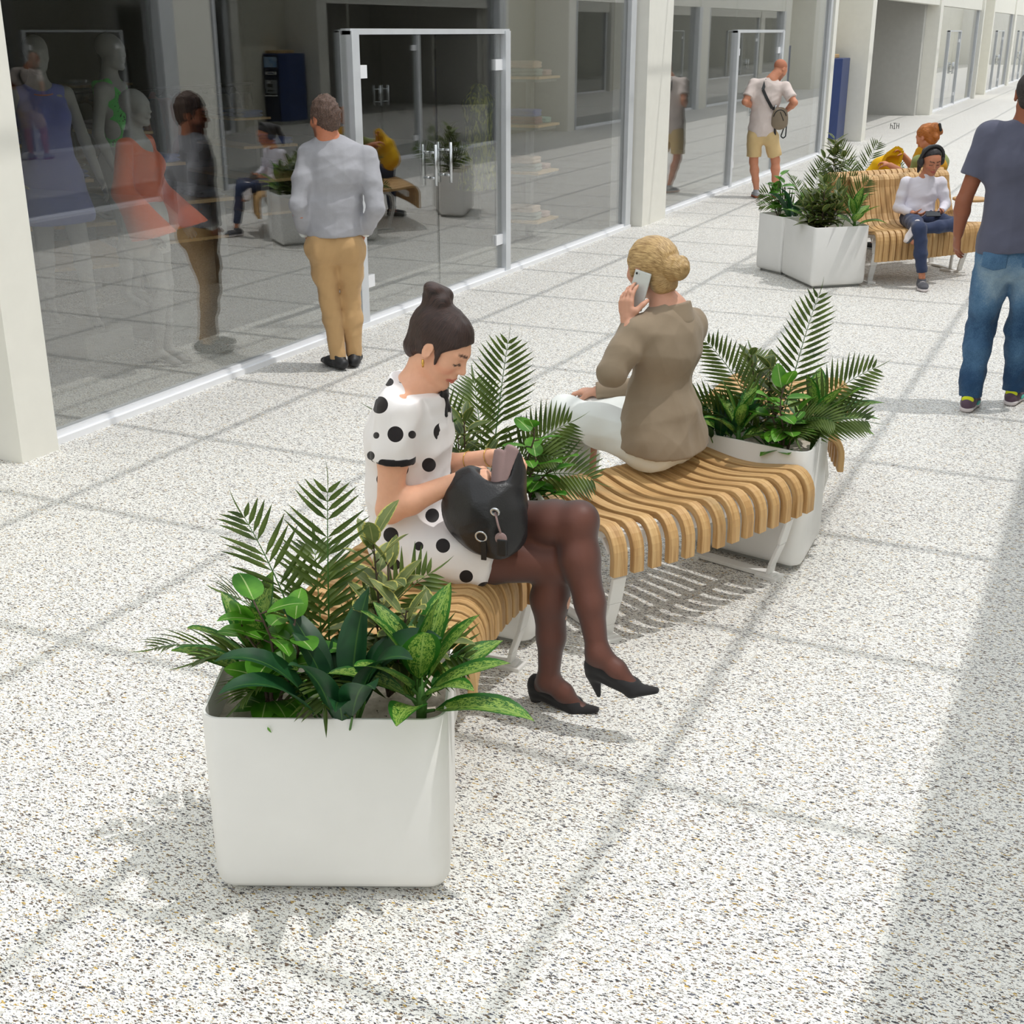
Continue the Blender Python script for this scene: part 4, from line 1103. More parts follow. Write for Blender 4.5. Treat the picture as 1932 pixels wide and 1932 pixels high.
# joints in metres: x across the mall, y along it, z up
JT = {
 'W1': {'pelvis':(-1.943,3.408,0.501), 'waist':(-1.950,3.407,0.705), 'chest':(-1.957,3.406,0.893), 'neck':(-1.937,3.409,1.060), 'neck2':(-1.894,3.415,1.123), 'head':(-1.819,3.427,1.225), 'shR':(-1.900,3.248,1.028), 'elR':(-1.920,3.219,0.705), 'wrR':(-1.719,3.311,0.805), 'haR':(-1.645,3.372,0.823), 'shL':(-1.969,3.571,1.040), 'elL':(-2.001,3.591,0.713), 'wrL':(-1.724,3.563,0.804), 'haL':(-1.622,3.517,0.849), 'hipR':(-1.864,3.329,0.489), 'knR':(-1.456,3.452,0.520), 'anR':(-1.486,3.477,0.079), 'toR':(-1.337,3.500,0.008), 'heR':(-1.527,3.471,0.027), 'hipL':(-1.956,3.497,0.476), 'knL':(-1.387,3.462,0.666), 'anL':(-1.277,3.378,0.269), 'toL':(-1.090,3.376,0.187), 'heL':(-1.287,3.381,0.214), 'bag':(-1.618,3.316,0.750), 'heT_R':(-1.530,3.471,-0.048), 'anR2':(-1.474,3.449,0.100), 'heT_L':(-1.270,3.379,0.125), 'toT_L':(-1.084,3.387,0.181), 'anL2':(-1.277,3.378,0.274), 'crown':(-1.804,3.429,1.343), 'chin':(-1.805,3.429,1.075), 'ear':(-1.849,3.346,1.168), 'nose':(-1.757,3.436,1.102)},
 'W2': {'pelvis':(-1.527,4.707,0.567), 'waist':(-1.552,4.712,0.756), 'chest':(-1.525,4.707,0.942), 'neck':(-1.515,4.705,1.100), 'neck2':(-1.548,4.711,1.168), 'head':(-1.605,4.723,1.254), 'shL':(-1.603,4.559,1.028), 'elL':(-1.661,4.469,0.881), 'wrL':(-1.639,4.597,1.054), 'haL':(-1.639,4.628,1.114), 'shR':(-1.466,4.848,1.010), 'elR':(-1.719,4.951,0.689), 'wrR':(-1.879,4.901,0.676), 'haR':(-1.962,4.898,0.668), 'hipL':(-1.516,4.613,0.547), 'knL':(-1.932,4.729,0.622), 'anL':(-2.036,4.770,0.178), 'hipR':(-1.561,4.806,0.598), 'knR':(-2.054,4.917,0.582), 'anR':(-2.141,4.955,0.175), 'crown':(-1.605,4.723,1.369), 'bun':(-1.513,4.684,1.271), 'phone':(-1.622,4.625,1.163)},
 'M1': {'pelvis':(-4.543,7.056,0.834), 'waist':(-4.540,7.058,1.035), 'chest':(-4.517,7.073,1.264), 'neck':(-4.556,7.048,1.467), 'neck2':(-4.565,7.042,1.519), 'head':(-4.567,7.041,1.594), 'crown':(-4.562,7.044,1.707), 'shL':(-4.665,6.978,1.379), 'elL':(-4.707,6.903,1.077), 'wrL':(-4.715,6.980,0.891), 'haL':(-4.679,7.016,0.807), 'shR':(-4.352,7.180,1.365), 'elR':(-4.289,7.149,1.048), 'wrR':(-4.392,7.177,0.891), 'haR':(-4.434,7.174,0.815), 'hipL':(-4.623,7.004,0.813), 'knL':(-4.604,7.052,0.435), 'anL':(-4.539,7.023,0.101), 'toL':(-4.701,7.097,-0.012), 'hipR':(-4.459,7.111,0.808), 'knR':(-4.501,7.155,0.443), 'anR':(-4.488,7.139,0.092), 'toR':(-4.563,7.281,0.009)},
 'M3': {'pelvis':(-0.505,7.897,0.903), 'waist':(-0.494,7.898,1.141), 'chest':(-0.514,7.896,1.402), 'neck':(-0.531,7.895,1.634), 'neck2':(-0.533,7.895,1.685), 'head':(-0.532,7.895,1.760), 'crown':(-0.548,7.894,1.883), 'shL':(-0.737,7.880,1.553), 'elL':(-0.815,7.854,1.188), 'wrL':(-0.827,7.893,1.003), 'haL':(-0.826,7.903,0.935), 'shR':(-0.317,7.911,1.555), 'elR':(-0.158,7.922,1.200), 'wrR':(-0.118,7.976,1.007), 'haR':(-0.108,7.986,0.932), 'hipL':(-0.610,7.889,0.897), 'knL':(-0.640,7.917,0.456), 'anL':(-0.639,7.767,0.145), 'toL':(-0.627,7.938,0.032), 'hipR':(-0.393,7.905,0.909), 'knR':(-0.426,7.983,0.463), 'anR':(-0.415,8.024,0.127), 'toR':(-0.389,8.206,0.043)},
 'M2': {'pelvis':(-4.452,17.412,0.837), 'waist':(-4.451,17.412,1.026), 'chest':(-4.434,17.417,1.273), 'neck':(-4.376,17.431,1.504), 'neck2':(-4.340,17.440,1.550), 'head':(-4.294,17.514,1.627), 'crown':(-4.268,17.458,1.740), 'shL':(-4.597,17.375,1.437), 'elL':(-4.659,17.236,1.229), 'wrL':(-4.591,17.480,1.146), 'haL':(-4.573,17.639,1.105), 'shR':(-4.199,17.476,1.413), 'elR':(-4.041,17.371,1.223), 'wrR':(-4.189,17.530,1.106), 'haR':(-4.278,17.610,1.086), 'hipL':(-4.543,17.389,0.795), 'knL':(-4.543,17.420,0.458), 'anL':(-4.463,17.358,0.059), 'toL':(-4.504,17.451,-0.022), 'hipR':(-4.335,17.441,0.798), 'knR':(-4.274,17.519,0.481), 'anR':(-4.209,17.473,0.143), 'toR':(-4.234,17.622,0.071)},
 'CH': {'pelvis':(-1.644,12.118,0.496), 'waist':(-1.635,12.133,0.602), 'chest':(-1.621,12.139,0.765), 'neck':(-1.596,12.118,0.896), 'neck2':(-1.579,12.104,0.926), 'head':(-1.560,12.069,1.038), 'crown':(-1.561,12.101,1.170), 'shR':(-1.764,12.062,0.835), 'elR':(-1.801,12.034,0.619), 'wrR':(-1.653,11.926,0.593), 'haR':(-1.545,11.910,0.574), 'shL':(-1.473,12.197,0.835), 'elL':(-1.418,12.212,0.652), 'wrL':(-1.425,12.032,0.603), 'haL':(-1.461,11.949,0.583), 'hipR':(-1.695,12.072,0.471), 'knR':(-1.534,11.585,0.506), 'anR':(-1.464,11.551,0.108), 'toR':(-1.432,11.456,0.021), 'hipL':(-1.578,12.126,0.471), 'knL':(-1.270,11.950,0.512), 'anL':(-1.545,11.668,0.495), 'toL':(-1.582,11.596,0.398), 'phone':(-1.477,11.898,0.588)},
 'RH': {'pelvis':(-1.770,13.446,0.479), 'waist':(-1.749,13.455,0.648), 'chest':(-1.726,13.466,0.876), 'neck':(-1.767,13.447,1.001), 'neck2':(-1.787,13.438,1.051), 'head':(-1.811,13.427,1.150), 'crown':(-1.824,13.421,1.279), 'shL':(-1.893,13.477,0.919), 'elL':(-1.954,13.746,0.817), 'wrL':(-2.050,13.647,0.940), 'haL':(-2.094,13.604,0.987), 'shR':(-1.643,13.472,0.929), 'elR':(-1.894,13.333,0.755), 'wrR':(-2.118,13.395,0.856), 'haR':(-2.164,13.417,0.873), 'bag':(-2.154,13.598,0.873), 'hipL':(-1.815,13.535,0.440), 'hipR':(-1.725,13.356,0.466), 'knL':(-1.972,13.793,0.429), 'knR':(-1.902,13.605,0.433), 'anL':(-1.961,13.853,0.035), 'anR':(-1.890,13.666,0.039)},
 'DOTS': {'0':(-1.902,3.242,0.946,0.024), '1':(-1.950,3.235,1.034,0.026), '2':(-1.879,3.246,1.127,0.012), '3':(-1.920,3.240,1.114,0.014), '4':(-1.747,3.266,0.968,0.031), '5':(-1.717,3.270,1.007,0.014), '6':(-1.797,3.258,0.857,0.022), '7':(-1.742,3.267,0.879,0.017), '8':(-1.715,3.271,0.920,0.026), '9':(-1.964,3.233,0.937,0.010), '10':(-1.849,3.250,0.950,0.012), '11':(-1.790,3.259,0.689,0.022), '12':(-1.956,3.285,0.596,0.024), '13':(-1.864,3.299,0.570,0.014), '14':(-1.785,3.311,0.579,0.022), '15':(-1.711,3.322,0.484,0.021), '16':(-1.840,3.302,0.426,0.022), '17':(-1.652,3.331,0.448,0.022), '18':(-1.906,3.292,0.473,0.015), '19':(-1.753,3.265,1.115,0.014), '20':(-1.892,3.244,0.836,0.026), '21':(-1.869,3.247,0.742,0.019), '22':(-1.950,3.235,0.795,0.021), '23':(-1.943,3.236,0.699,0.017), '24':(-1.947,3.286,0.500,0.019), '25':(-1.986,3.230,0.870,0.014), '26':(-2.008,3.277,0.464,0.017)},
}
JT = {n: {k: np.array(v) for k, v in J.items()} for n, J in JT.items()}
DOTS = np.array(list(JT["DOTS"].values()))
# ---------------------------------------------------------------- woman in the polka dot dress, seated, looking into her bag
def hip_mid(a, b, t): return np.asarray(a)*(1-t)+np.asarray(b)*t
ZUP = np.array([0,0,1.0])
def pump(S, heel, ball, toe, tip):
    """a court shoe: seat of the heel, ball, toe and the tip of the stiletto"""
    heel, ball, toe, tip = (np.asarray(q, float) for q in (heel, ball, toe, tip))
    sd = np.cross(unit(toe-heel), ZUP)
    d = unit(toe-heel); n = np.cross(sd, d)
    S.flat(heel, ball, (.027,.015), (.038,.014), sd, .015)
    S.flat(ball, toe, (.038,.021), (.015,.010), sd, .015)
    S.ell(heel+ZUP*.028-d*.004, (.030,.032,.042), None, .012)
    S.flat(heel+ZUP*.034, ball+ZUP*.016, (.032,.026), (.0385,.022), sd, .012)
    S.cone(heel+(tip-heel)*.05-d*.004, tip, .024, .0075, .014)
    m = ball*.55+heel*.45; S.ell(m+ZUP*.066, (.034,.034,.030), None, .012, 's'); S.cone(heel+ZUP*.085+d*.01, ball+ZUP*.052-d*.01, .027, .022, .01, 's')

def dot_woman():
    J = JT['W1']; f = np.array([.989,.15,0]); r = np.array([.15,-.989,0])
    root = empty('person', (-1.95, 3.41, .46), 'seated woman in a white dress with black polka dots, looking into her black bag', 'person')
    hc = np.array([-1.842,3.424,1.190]); a = math.radians(32)
    HR = frame(f*math.cos(a) - ZUP*math.sin(a) + r*.07, f*math.sin(a) + ZUP*math.cos(a)); s = 1.0
    pel = np.array([-1.955,3.41,.560]); wai = np.array([-1.965,3.408,.725]); che = np.array([-1.955,3.407,.895]); upc = np.array([-1.93,3.409,1.0]); nb = np.array([-1.918,3.411,1.055])
    shR, shL, elR, elL, wrR, wrL = (J[k].copy() for k in ('shR','shL','elR','elL','wrR','wrL'))
    elL = elL + f*.03
    hR, hL = pel + r*.095 + f*.06 - ZUP*.03, pel - r*.095 + f*.04 - ZUP*.01
    kR, kL, aR, aL = J['knR'], J['knL'], J['anR2'], J['anL2']
    # body (one skin)
    S = Solid()
    head_solid(S, hc, HR, s, neck=nb)
    S.loft([pel, wai, che, upc, nb-ZUP*.01], [(.16,.11),(.125,.09),(.14,.10),(.115,.07),(.050,.047)], r, .05)
    S.cone(shR-r*.045, shL+r*.045, .04, .04, .05)
    for sh, el, wr in ((shR, elR, wrR), (shL, elL, wrL)):
        S.limb([sh, hip_mid(sh,el,.5), el], [.044,.046,.040], .02); S.limb([el, hip_mid(el,wr,.3), wr], [.041,.041,.0265], .02)
    S.limb([hR, hip_mid(hR,kR,.5), kR], [.085,.078,.056], .03); S.limb([hL, hip_mid(hL,kL,.5), kL], [.085,.076,.056], .03)
    S.limb([kR, hip_mid(kR,aR,.3), aR], [.05,.05,.033], .02); S.limb([kL, hip_mid(kL,aL,.3), aL], [.05,.05,.033], .02)
    hand_solid(S, wrR, unit(f*.95+r*-.2+ZUP*.02), unit(-ZUP*.75-r*.6), unit(ZUP*.6-r), .95, curl=(.75,.8,.85,.9), th=.3)
    hand_solid(S, wrL, unit(f*.93+r*.3+ZUP*.15), unit(-ZUP*.8+r*.6), unit(r+ZUP*.3), .95, curl=((.2,.55,.5),(.25,.6,.5),(.3,.6,.5),(.35,.6,.5)), th=.3)
    skin_body('body', S, (232,178,148), .0048, root, [dict(c=hc, R=HR, s=s, lip=(204,120,104), brow=(96,66,54), blush=(232,140,116), lash=(24,16,16))])
    # dress: blouse, short sleeves and skirt in one
    hem = pel + f*.335
    D = Solid()
    D.loft([pel+ZUP*.0, wai+f*.005, che+f*.005, upc, nb-ZUP*.012], [(.178,.128),(.150,.122),(.160,.126),(.138,.094),(.072,.064)], r, .06)
    D.cone(shR-r*.030, shL+r*.030, .062, .062, .05); D.cone(nb-ZUP*.035, nb+ZUP*.03, .088, .066, .04); D.cut(nb+ZUP*.016, unit(ZUP+f*.35))
    hemcut = [(hem + ZUP*.0, unit(f*.93 - ZUP*.22 + r*.12))]
    for h, k in ((hR, kR), (hL, kL)):
        D.cone(h, hip_mid(h,k,.85), .112, .092, .06, clip=hemcut)
    D.flat(pel-ZUP*.02, hem+f*.06+ZUP*.0, (.19,.105), (.15,.088), r, .05, clip=hemcut)
    D.flat(pel-ZUP*.045, pel+f*.36-ZUP*.075, (.19,.06), (.165,.028), r, .03, clip=hemcut)
    for sh, el in ((shR, elR), (shL, elL)):
        dd = unit(el-sh); q = sh+dd*.165
        D.cone(sh, el, .066, .071, .03, clip=[(q, dd)])
    D.cut(pel-ZUP*.098, -ZUP)
    me = D.mesh('dress', .0058, 2, fold_sum(folds(.0045, 26, 3, (0,0,1)), folds(.003, 60, 5, (.3,.1,1))))
    P = verts(me)
    ray = unit(np.array([-1.93,3.41,.85])-np.array([0,0,2.1]))
    dist = np.full(len(P), 1.0)
    near = ((P-pel)@r) > -.02
    for x in DOTS:
        v = P-x[:3]; w = v-np.outer(v@ray, ray); d = np.linalg.norm(w, axis=1)-x[3]
        d = np.where(near & ((v@ray) < .12), d, 1.0); dist = np.minimum(dist, d)
    rs = np.random.RandomState(4); far = P[~near]
    for i in range(46):
        c = far[rs.randint(len(far))]; d = np.linalg.norm(P-c, axis=1)-.022; dist = np.minimum(dist, np.where((P-pel)@r < -.0, d, 1.0))
    set_f(me, 'dot', dist)
    dress = obj('dress', me, M['dots'], root)
    for sh, el in ((shR, elR), (shL, elL)):
        dd = unit(el-sh); q = sh+dd*.167
        T = Solid(); T.cone(sh, el, .0675, .0725, .01, clip=[(q, dd), (q-dd*.023, -dd)])
        obj('cuff_trim', T.mesh('cuff', .005, 1), M['black_cloth'], dress)
    T = Solid(); q = nb + f*.088 - ZUP*.026
    for v, L_ in ((ZUP*.4+r*.8, .028), (ZUP*.4-r*.8, .028), (-ZUP+r*.25+f*.2, .062), (-ZUP-r*.3+f*.3, .05)):
        v = unit(v); T.flat(q, q+v*L_, (.009,.006), (.013,.005), np.cross(v, f), .006)
    T.ell(q, (.011,.011,.011))
    obj('neck_bow', T.mesh('bow', .0035), M['black_cloth'], dress)
    # tights
    S = Solid()
    S.limb([hR, hip_mid(hR,kR,.5), kR], [.088,.083,.062], .03); S.limb([hL, hip_mid(hL,kL,.45), hip_mid(hL,kL,.85), kL], [.088,.082,.068,.061], .03)
    cR = hip_mid(kR,aR,.3)-f*.012; cL = hip_mid(kL,aL,.28)-f*.012
    S.limb([kR, cR, hip_mid(kR,aR,.62), aR], [.056,.060,.045,.034], .025); S.limb([kL, cL, hip_mid(kL,aL,.62), aL], [.058,.062,.046,.034], .025)
    S.ell(kL+ZUP*.012+f*.008, (.05,.05,.05), None, .03); S.ell(kR+f*.008, (.05,.05,.05), None, .03)
    shoes = []
    for an, tip, toe, up in ((aR, J['heT_R'], np.array([-1.315,3.478,.012]), 0), (aL, J['heT_L'], J['toT_L'], 1)):
        d = unit(toe-tip); dh = unit(np.array([d[0], d[1], 0])); 
        upv = ZUP if not up else unit(np.cross(np.cross(d, ZUP), d))
        heel = tip + upv*.078 + dh*.006; ball = toe - d*.075 + upv*.008
        shoes.append((heel, ball, toe, tip))
        S.limb([an, heel+upv*.022], [.034,.027], .02); S.limb([an, hip_mid(an, ball, .55)+upv*.012, ball+upv*.012], [.035,.031,.024], .02)
        S.flat(ball+upv*.008, toe-d*.02+upv*.004, (.030,.016), (.016,.009), np.cross(d, upv), .015)
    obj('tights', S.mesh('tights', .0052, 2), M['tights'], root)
    for q in shoes:
        T = Solid(); pump(T, *q); obj('shoe', T.mesh('shoe', .0042, 1), M['black_suede'], root)
    # hair: combed up into a loose knot
    T = Solid()
    def P3(x, y, z): return hc + HR @ np.array([x, y, z])
    cutn = [(P3(0,.078,.066), HR @ unit((0,.72,-.69)))]
    T.ell(P3(0,-.018,.036), (.0835,.104,.092), HR, .01, clip=cutn); T.ell(P3(0,.018,.03), (.0755,.0735,.0795), HR, .02, clip=cutn)
    T.ell(P3(0,-.062,-.035), (.058,.042,.05), HR, .02)
    for q in (-1, 1):
        T.ell(P3(q*.09, -.002, -.014), (.03,.026,.034), HR, .006, 's')
        T.limb([P3(q*.074,.028,.0), P3(q*.070,.034,-.03)], [.010,.004], .01)
    K = P3(0,-.085,.118)
    T.ell(K, (.043,.038,.034), HR, .012); T.ell(K+HR@np.array([.018,-.02,.022]), (.030,.028,.022), HR, .008); T.ell(K+HR@np.array([-.02,.015,.018]), (.030,.024,.022), HR, .008)
    T.ell(K+HR@np.array([.02,.028,.005]), (.026,.02,.024), HR, .008); T.limb([K+HR@np.array([-.03,-.02,-.005]), K+HR@np.array([-.02,-.045,-.012])], [.016,.008], .01)
    T.cone(K-HR@np.array([0,-.02,.03]), K, .05, .04, .02)
    me = T.mesh('hair', .0045, 1, folds(.0014, 130, 7, HR[:,2])); strand(me, hc, HR, 1.0, (5, 150, 60), 'up')
    obj('hair', me, M['hair_brown'], root)
    # jewellery
    m = MB()
    e = P3(.083,-.002,-.036); m.tube([e, e-ZUP*.012, e-ZUP*.024], [.0035,.005,.003], 8); obj('earring', m.mesh('earring', True), M['gold'], root)
    for t in (.62, .93):
        c = hip_mid(elL, wrL, t); ax = unit(wrL-elL); u = unit(np.cross(ax, ZUP)); w_ = np.cross(ax, u); R_ = .036 if t < .8 else .031
        m = MB(); m.tube([c + (u*math.cos(q)+w_*math.sin(q))*R_ for q in np.linspace(0, 2*PI, 22)], .0016, 5, cap=False); obj('bracelet', m.mesh('bracelet', True), M['gold'], root)
    return root, pel, f, r
def shoulder_bag(pel, f, r):
    c = np.array([-1.628, 3.318, .715])
    root = empty('handbag', tuple(c-ZUP*.12), 'open black leather bag with a mauve lining held on the seated woman\'s lap', 'bag')
    S = Solid()
    S.ell(c+ZUP*.005-f*.012, (.128,.072,.105), frame(r, ZUP) @ np.array([[0,1,0],[1,0,0],[0,0,1.]]), .03)
    B = np.stack([f, -r, ZUP], 1)
    S.p.clear()
    S.ell(c-f*.01-ZUP*.012, (.138,.084,.112), B, .03); S.ell(c+f*.02-ZUP*.085+r*.02, (.085,.06,.05), B, .05)
    S.ell(c-f*.05+ZUP*.05-r*.02, (.08,.07,.08), B, .04); S.ell(c+f*.055+ZUP*.085-r*.05, (.055,.05,.115), B, .04)
    S.ell(c+f*.03-ZUP*.06, (.085,.065,.05), B, .04)
    S.ell(c+f*.012+ZUP*.165-r*.015, (.062,.045,.085), B, .02, 's')
    obj('bag_body', S.mesh('bag', .0052, 2, fold_sum(folds(.010, 22, 12, (.5,0,1)), folds(.005, 50, 2))), M['black_leather'], root)
    T = Solid(); a = c+f*.035+ZUP*.075-r*.0; b = c+f*.068+ZUP*.195-r*.04
    T.flat(a, b, (.022,.008), (.03,.009), unit(f*.8+r*.5), .01); T.flat(a-f*.015+ZUP*.01, b-f*.045-ZUP*.01, (.02,.006), (.02,.006), unit(f*.8+r*.5), .015)
    obj('lining', T.mesh('lining', .0045, 1, folds(.002, 60, 3, (0,0,1))), M['lining'], root)
    # eyelet, cord, ring and a key fob on the camera side
    m = MB(); q = c + f*.052 + ZUP*.035 + r*.094; u, w_ = f, unit(ZUP*.9+r*.3)
    m.tube([q+(u*math.cos(t)+w_*math.sin(t))*.012 for t in np.linspace(0, 2*PI, 20)], .0045, 6, cap=False); obj('eyelet', m.mesh('eyelet', True), M['steel'], root)
    m = MB(); e = q + f*.022 - ZUP*.062 + r*.012; m.tube([q, q+r*.008+f*.008-ZUP*.02, q+f*.012-ZUP*.035+r*.01, e], .0035, 6); obj('cord', m.mesh('cord', True), M['lining'], root)
    m = MB(); m.lathe((0,0,0), [(.004,-.003),(.018,-.003),(.019,0),(.018,.003),(.004,.003)], 20); me = m.mesh('charm', True)
    me.transform(Matrix.Translation(tuple(e-ZUP*.016)) @ Matrix(np.stack([f, ZUP, -np.cross(ZUP, f)*-1], 1).tolist()).to_4x4()); obj('leather_charm', me, M['lining'], root)
    m = MB(); g = e-ZUP*.045+f*.004; m.bar(tuple(g+ZUP*.028), tuple(g-ZUP*.028), .034, .012, up=tuple(r)); bevel(obj('key_fob', m.mesh('fob'), M['black'], root), .006, 3)
    m = MB(); g = q - f*.045 - ZUP*.085 - r*.002; m.tube([g+(f*math.cos(t)+unit(ZUP+r*.2)*math.sin(t))*.017 for t in np.linspace(0, 2*PI, 20)], .0035, 6, cap=False); obj('key_ring', m.mesh('ring', True), M['steel'], root)
    m = MB(); g = g-ZUP*.045+f*.008; m.bar(tuple(g+ZUP*.03), tuple(g-ZUP*.03), .016, .006, up=tuple(r)); obj('key_tag', m.mesh('tag'), M['black'], root)
    return root
_w = dot_woman()
shoulder_bag(*_w[1:])
# ---------------------------------------------------------------- blonde woman on the phone, seated with her back to the camera
def blonde_woman():
    J = {k: v.copy() for k, v in JT['W2'].items()}
    f = np.array([-.98,.2,0]); r = np.array([.2,.98,0])
    root = empty('person', (-1.55,4.71,.46), 'blonde woman in a taupe blazer and white trousers holding a phone to her ear', 'person')
    hc = J['head']+np.array([0,0,-.015]); HR = frame(f*.98+r*.22-ZUP*.05, ZUP-r*.06); s = 1.02
    pel = np.array([-1.535,4.71,.585]); wai = J['waist']; che = J['chest']; nb = J['neck']-ZUP*.01
    upc = hip_mid(che, nb, .6)
    hL, hR = pel-r*.095+f*.03-ZUP*.02, pel+r*.095+f*.03-ZUP*.02
    kL, kR = np.array([-1.975,4.75,.625]), np.array([-1.93,4.90,.59])
    aL, aR = np.array([-2.07,4.80,.11]), np.array([-1.91,4.86,.11])
    S = Solid(); head_solid(S, hc, HR, s, neck=nb-ZUP*.02)
    S.loft([pel, wai, che, upc, nb], [(.16,.11),(.125,.09),(.145,.10),(.13,.08),(.06,.055)], r, .05)
    S.cone(J['shL'], J['shR'], .05, .05, .05)
    for q in 'LR':
        sh, el, wr = J['sh'+q], J['el'+q], J['wr'+q]
        S.limb([sh, hip_mid(sh,el,.5), el], [.048,.045,.040], .02); S.limb([el, hip_mid(el,wr,.3), wr], [.040,.040,.027], .02)
    for h_, k_, a_ in ((hL,kL,aL),(hR,kR,aR)):
        S.limb([h_, k_], [.07,.045], .03); S.limb([k_, hip_mid(k_,a_,.3), a_], [.045,.045,.034], .02); S.flat(a_-ZUP*.05-f*.02, a_+f*.14-ZUP*.08, (.034,.028), (.034,.018), r, .02)
    ph = J['phone']; up = unit(ZUP*.86 + np.array([.2,.1,0])*.9)
    ph = ph + r*.002 + ZUP*.008; hd = unit(ph - J['wrL'] + f*.03 - r*.01); hand_solid(S, J['wrL']-r*.034, hd, unit(r*.95-f*.25), unit(-f+ZUP*.2), 1.0, curl=((.3,.35,.2),(.3,.4,.2),(.3,.4,.25),(.3,.45,.3)), th=.35)
    hand_solid(S, J['wrR'], unit(f*.97-r*.15-ZUP*.12), unit(-ZUP), unit(-r), .95, curl=((.3,.4,.3),(.35,.5,.3),(.35,.5,.3),(.4,.5,.3)), th=.3)
    skin_body('body', S, (206,156,132), .005, root, [dict(c=hc, R=HR, s=s, lip=(180,100,94), brow=(130,96,66), blush=(222,150,130))])
    # blazer
    D = Solid()
    D.loft([pel-ZUP*.05, pel+ZUP*.09, wai, che, upc, nb-ZUP*.012], [(.208,.168),(.176,.132),(.130,.100),(.158,.112),(.140,.092),(.066,.060)], r, .06)
    for q in (-1, 1): D.ell(pel+r*q*.092-f*.02-ZUP*.02, (.118,.118,.10), None, .06)
    D.cone(J['shL']+r*.02, J['shR']-r*.02, .056, .056, .05)
    for q, rr in (('L', (.059,.056,.043)), ('R', (.058,.054,.042))):
        sh, el, wr = J['sh'+q], J['el'+q], J['wr'+q]; d2 = unit(wr-el)
        D.limb([sh, hip_mid(sh,el,.5), el], [rr[0],rr[1],rr[1]*.97], .03); D.cone(el, wr+d2*.03, rr[1]*.97, rr[2]*.92, .02, clip=[(wr+d2*.012, d2)])
    D.cut(pel-ZUP*.035, unit(-ZUP+f*.14))
    bl = obj('blazer', D.mesh('blazer', .0058, 2, fold_sum(folds(.0045, 24, 21, (.2,.2,.5)), folds(.003, 60, 9, (0,0,1)))), M['taupe_wool'], root)
    T = Solid(); q = nb+ZUP*.01
    T.cone(q-ZUP*.035-f*.012, q+ZUP*.028-f*.014, .084, .064, .01, clip=[(q+ZUP*.018-f*.02, unit(ZUP+f*.25)), (q+f*.03, f)])
    T.flat(q+r*.055+f*.015, che+f*.125+r*.05+ZUP*.04, (.03,.01), (.035,.01), unit(r+f*.3), .02); T.flat(q-r*.055+f*.015, che+f*.125-r*.05+ZUP*.04, (.03,.01), (.035,.01), unit(r-f*.3), .02)
    obj('collar', T.mesh('collar', .005, 1), M['taupe_wool'], bl)
    T = Solid(); c = pel-r*.155+f*.02+ZUP*.085; T.flat(c-f*.045, c+f*.045, (.012,.006), (.012,.006), ZUP, .004); obj('pocket_flap', T.mesh('flap', .004, 1), M['taupe_wool'], bl)
    # wide trousers
    D = Solid()
    D.loft([pel+ZUP*.06, pel-ZUP*.02], [(.15,.10),(.178,.125)], r, .05)
    for h_, k_, a_ in ((hL,kL,aL),(hR,kR,aR)):
        D.ell(h_-f*.055+ZUP*.0, (.098,.098,.100), None, .06)
        D.limb([h_-f*.02, hip_mid(h_,k_,.5), k_-ZUP*.01], [.104,.090,.066], .04)
        D.limb([k_-ZUP*.01, hip_mid(k_,a_,.5)-f*.01, a_-ZUP*.02], [.066,.080,.112], .04, clip=[(a_-ZUP*.045, -ZUP)])
    D.cut(pel-ZUP*.112, -ZUP) if False else None
    D.add(lambda X, Y, Zz: np.maximum(np.maximum(Zz-.470, np.abs(X+1.53)-.36), np.abs(Y-4.72)-.4)+0*(X+Y), (-1.9,4.3,.30), (-1.17,5.13,.47), .012, 's')
    obj('trousers', D.mesh('trousers', .0065, 2, fold_sum(folds(.005, 20, 31, f), folds(.004, 45, 33, (1,0,.6)))), M['white_crepe'], root)
    for a_ in (aL, aR):
        T = Solid(); T.flat(a_-ZUP*.07-f*.03, a_+f*.15-ZUP*.085, (.034,.032), (.032,.02), r, .02); T.cut(np.array([0,0,.004]), -ZUP); obj('shoe', T.mesh('shoe', .006, 1), M['shoe_black'], root)
    # hair with a coiled bun
    T = Solid()
    def P3(x, y, z): return hc + HR @ (np.array([x, y, z])*s)
    cut = [(P3(0,.088,.066), HR @ unit((0,.80,-.60)))]
    T.ell(P3(0,-.018,.036), (.083*s,.103*s,.091*s), HR, .01, clip=cut); T.ell(P3(0,.018,.03), (.078*s,.074*s,.081*s), HR, .02, clip=cut)
    T.ell(P3(0,-.06,-.04), (.062*s,.05*s,.055*s), HR, .02)
    for q in (-1, 1):
        T.ell(P3(q*.092,-.002,-.016), (.03*s,.025*s,.033*s), HR, .006, 's')
        T.limb([P3(q*.074,.03,.01), P3(q*.072,.036,-.018)], [.012,.006], .012)
    bun = P3(0,-.128,.012)
    T.ell(bun+HR@np.array([0,.012,0]), (.050,.034,.050), HR, .006)
    A = HR[:,0]; B = HR[:,2]; ax = -HR[:,1]
    for t in np.linspace(0, 4.6*PI, 40):
        q = t/(4.6*PI); rad = .040*(1-q*.75); T.ell(bun+ax*(.012+.030*q)+(A*math.cos(t)+B*math.sin(t))*rad, (.0145-.003*q,)*3, None, .004)
    me = T.mesh('hair', .0045, 1, folds(.0016, 130, 4, HR[:,1])); strand(me, hc, HR, 1.0, (3.5, 110, 70), 'back')
    obj('hair', me, M['hair_blonde'], root)
    # phone
    x = unit(np.cross(up, r)); R3 = Matrix(np.stack([x, r, up], 1).tolist()).to_4x4()
    m = MB(); m.box((-.036,-.0045,-.074), (.036,.0045,.074)); me = m.mesh('phone')
    me.transform(Matrix.Translation(tuple(ph+f*.0)) @ R3)
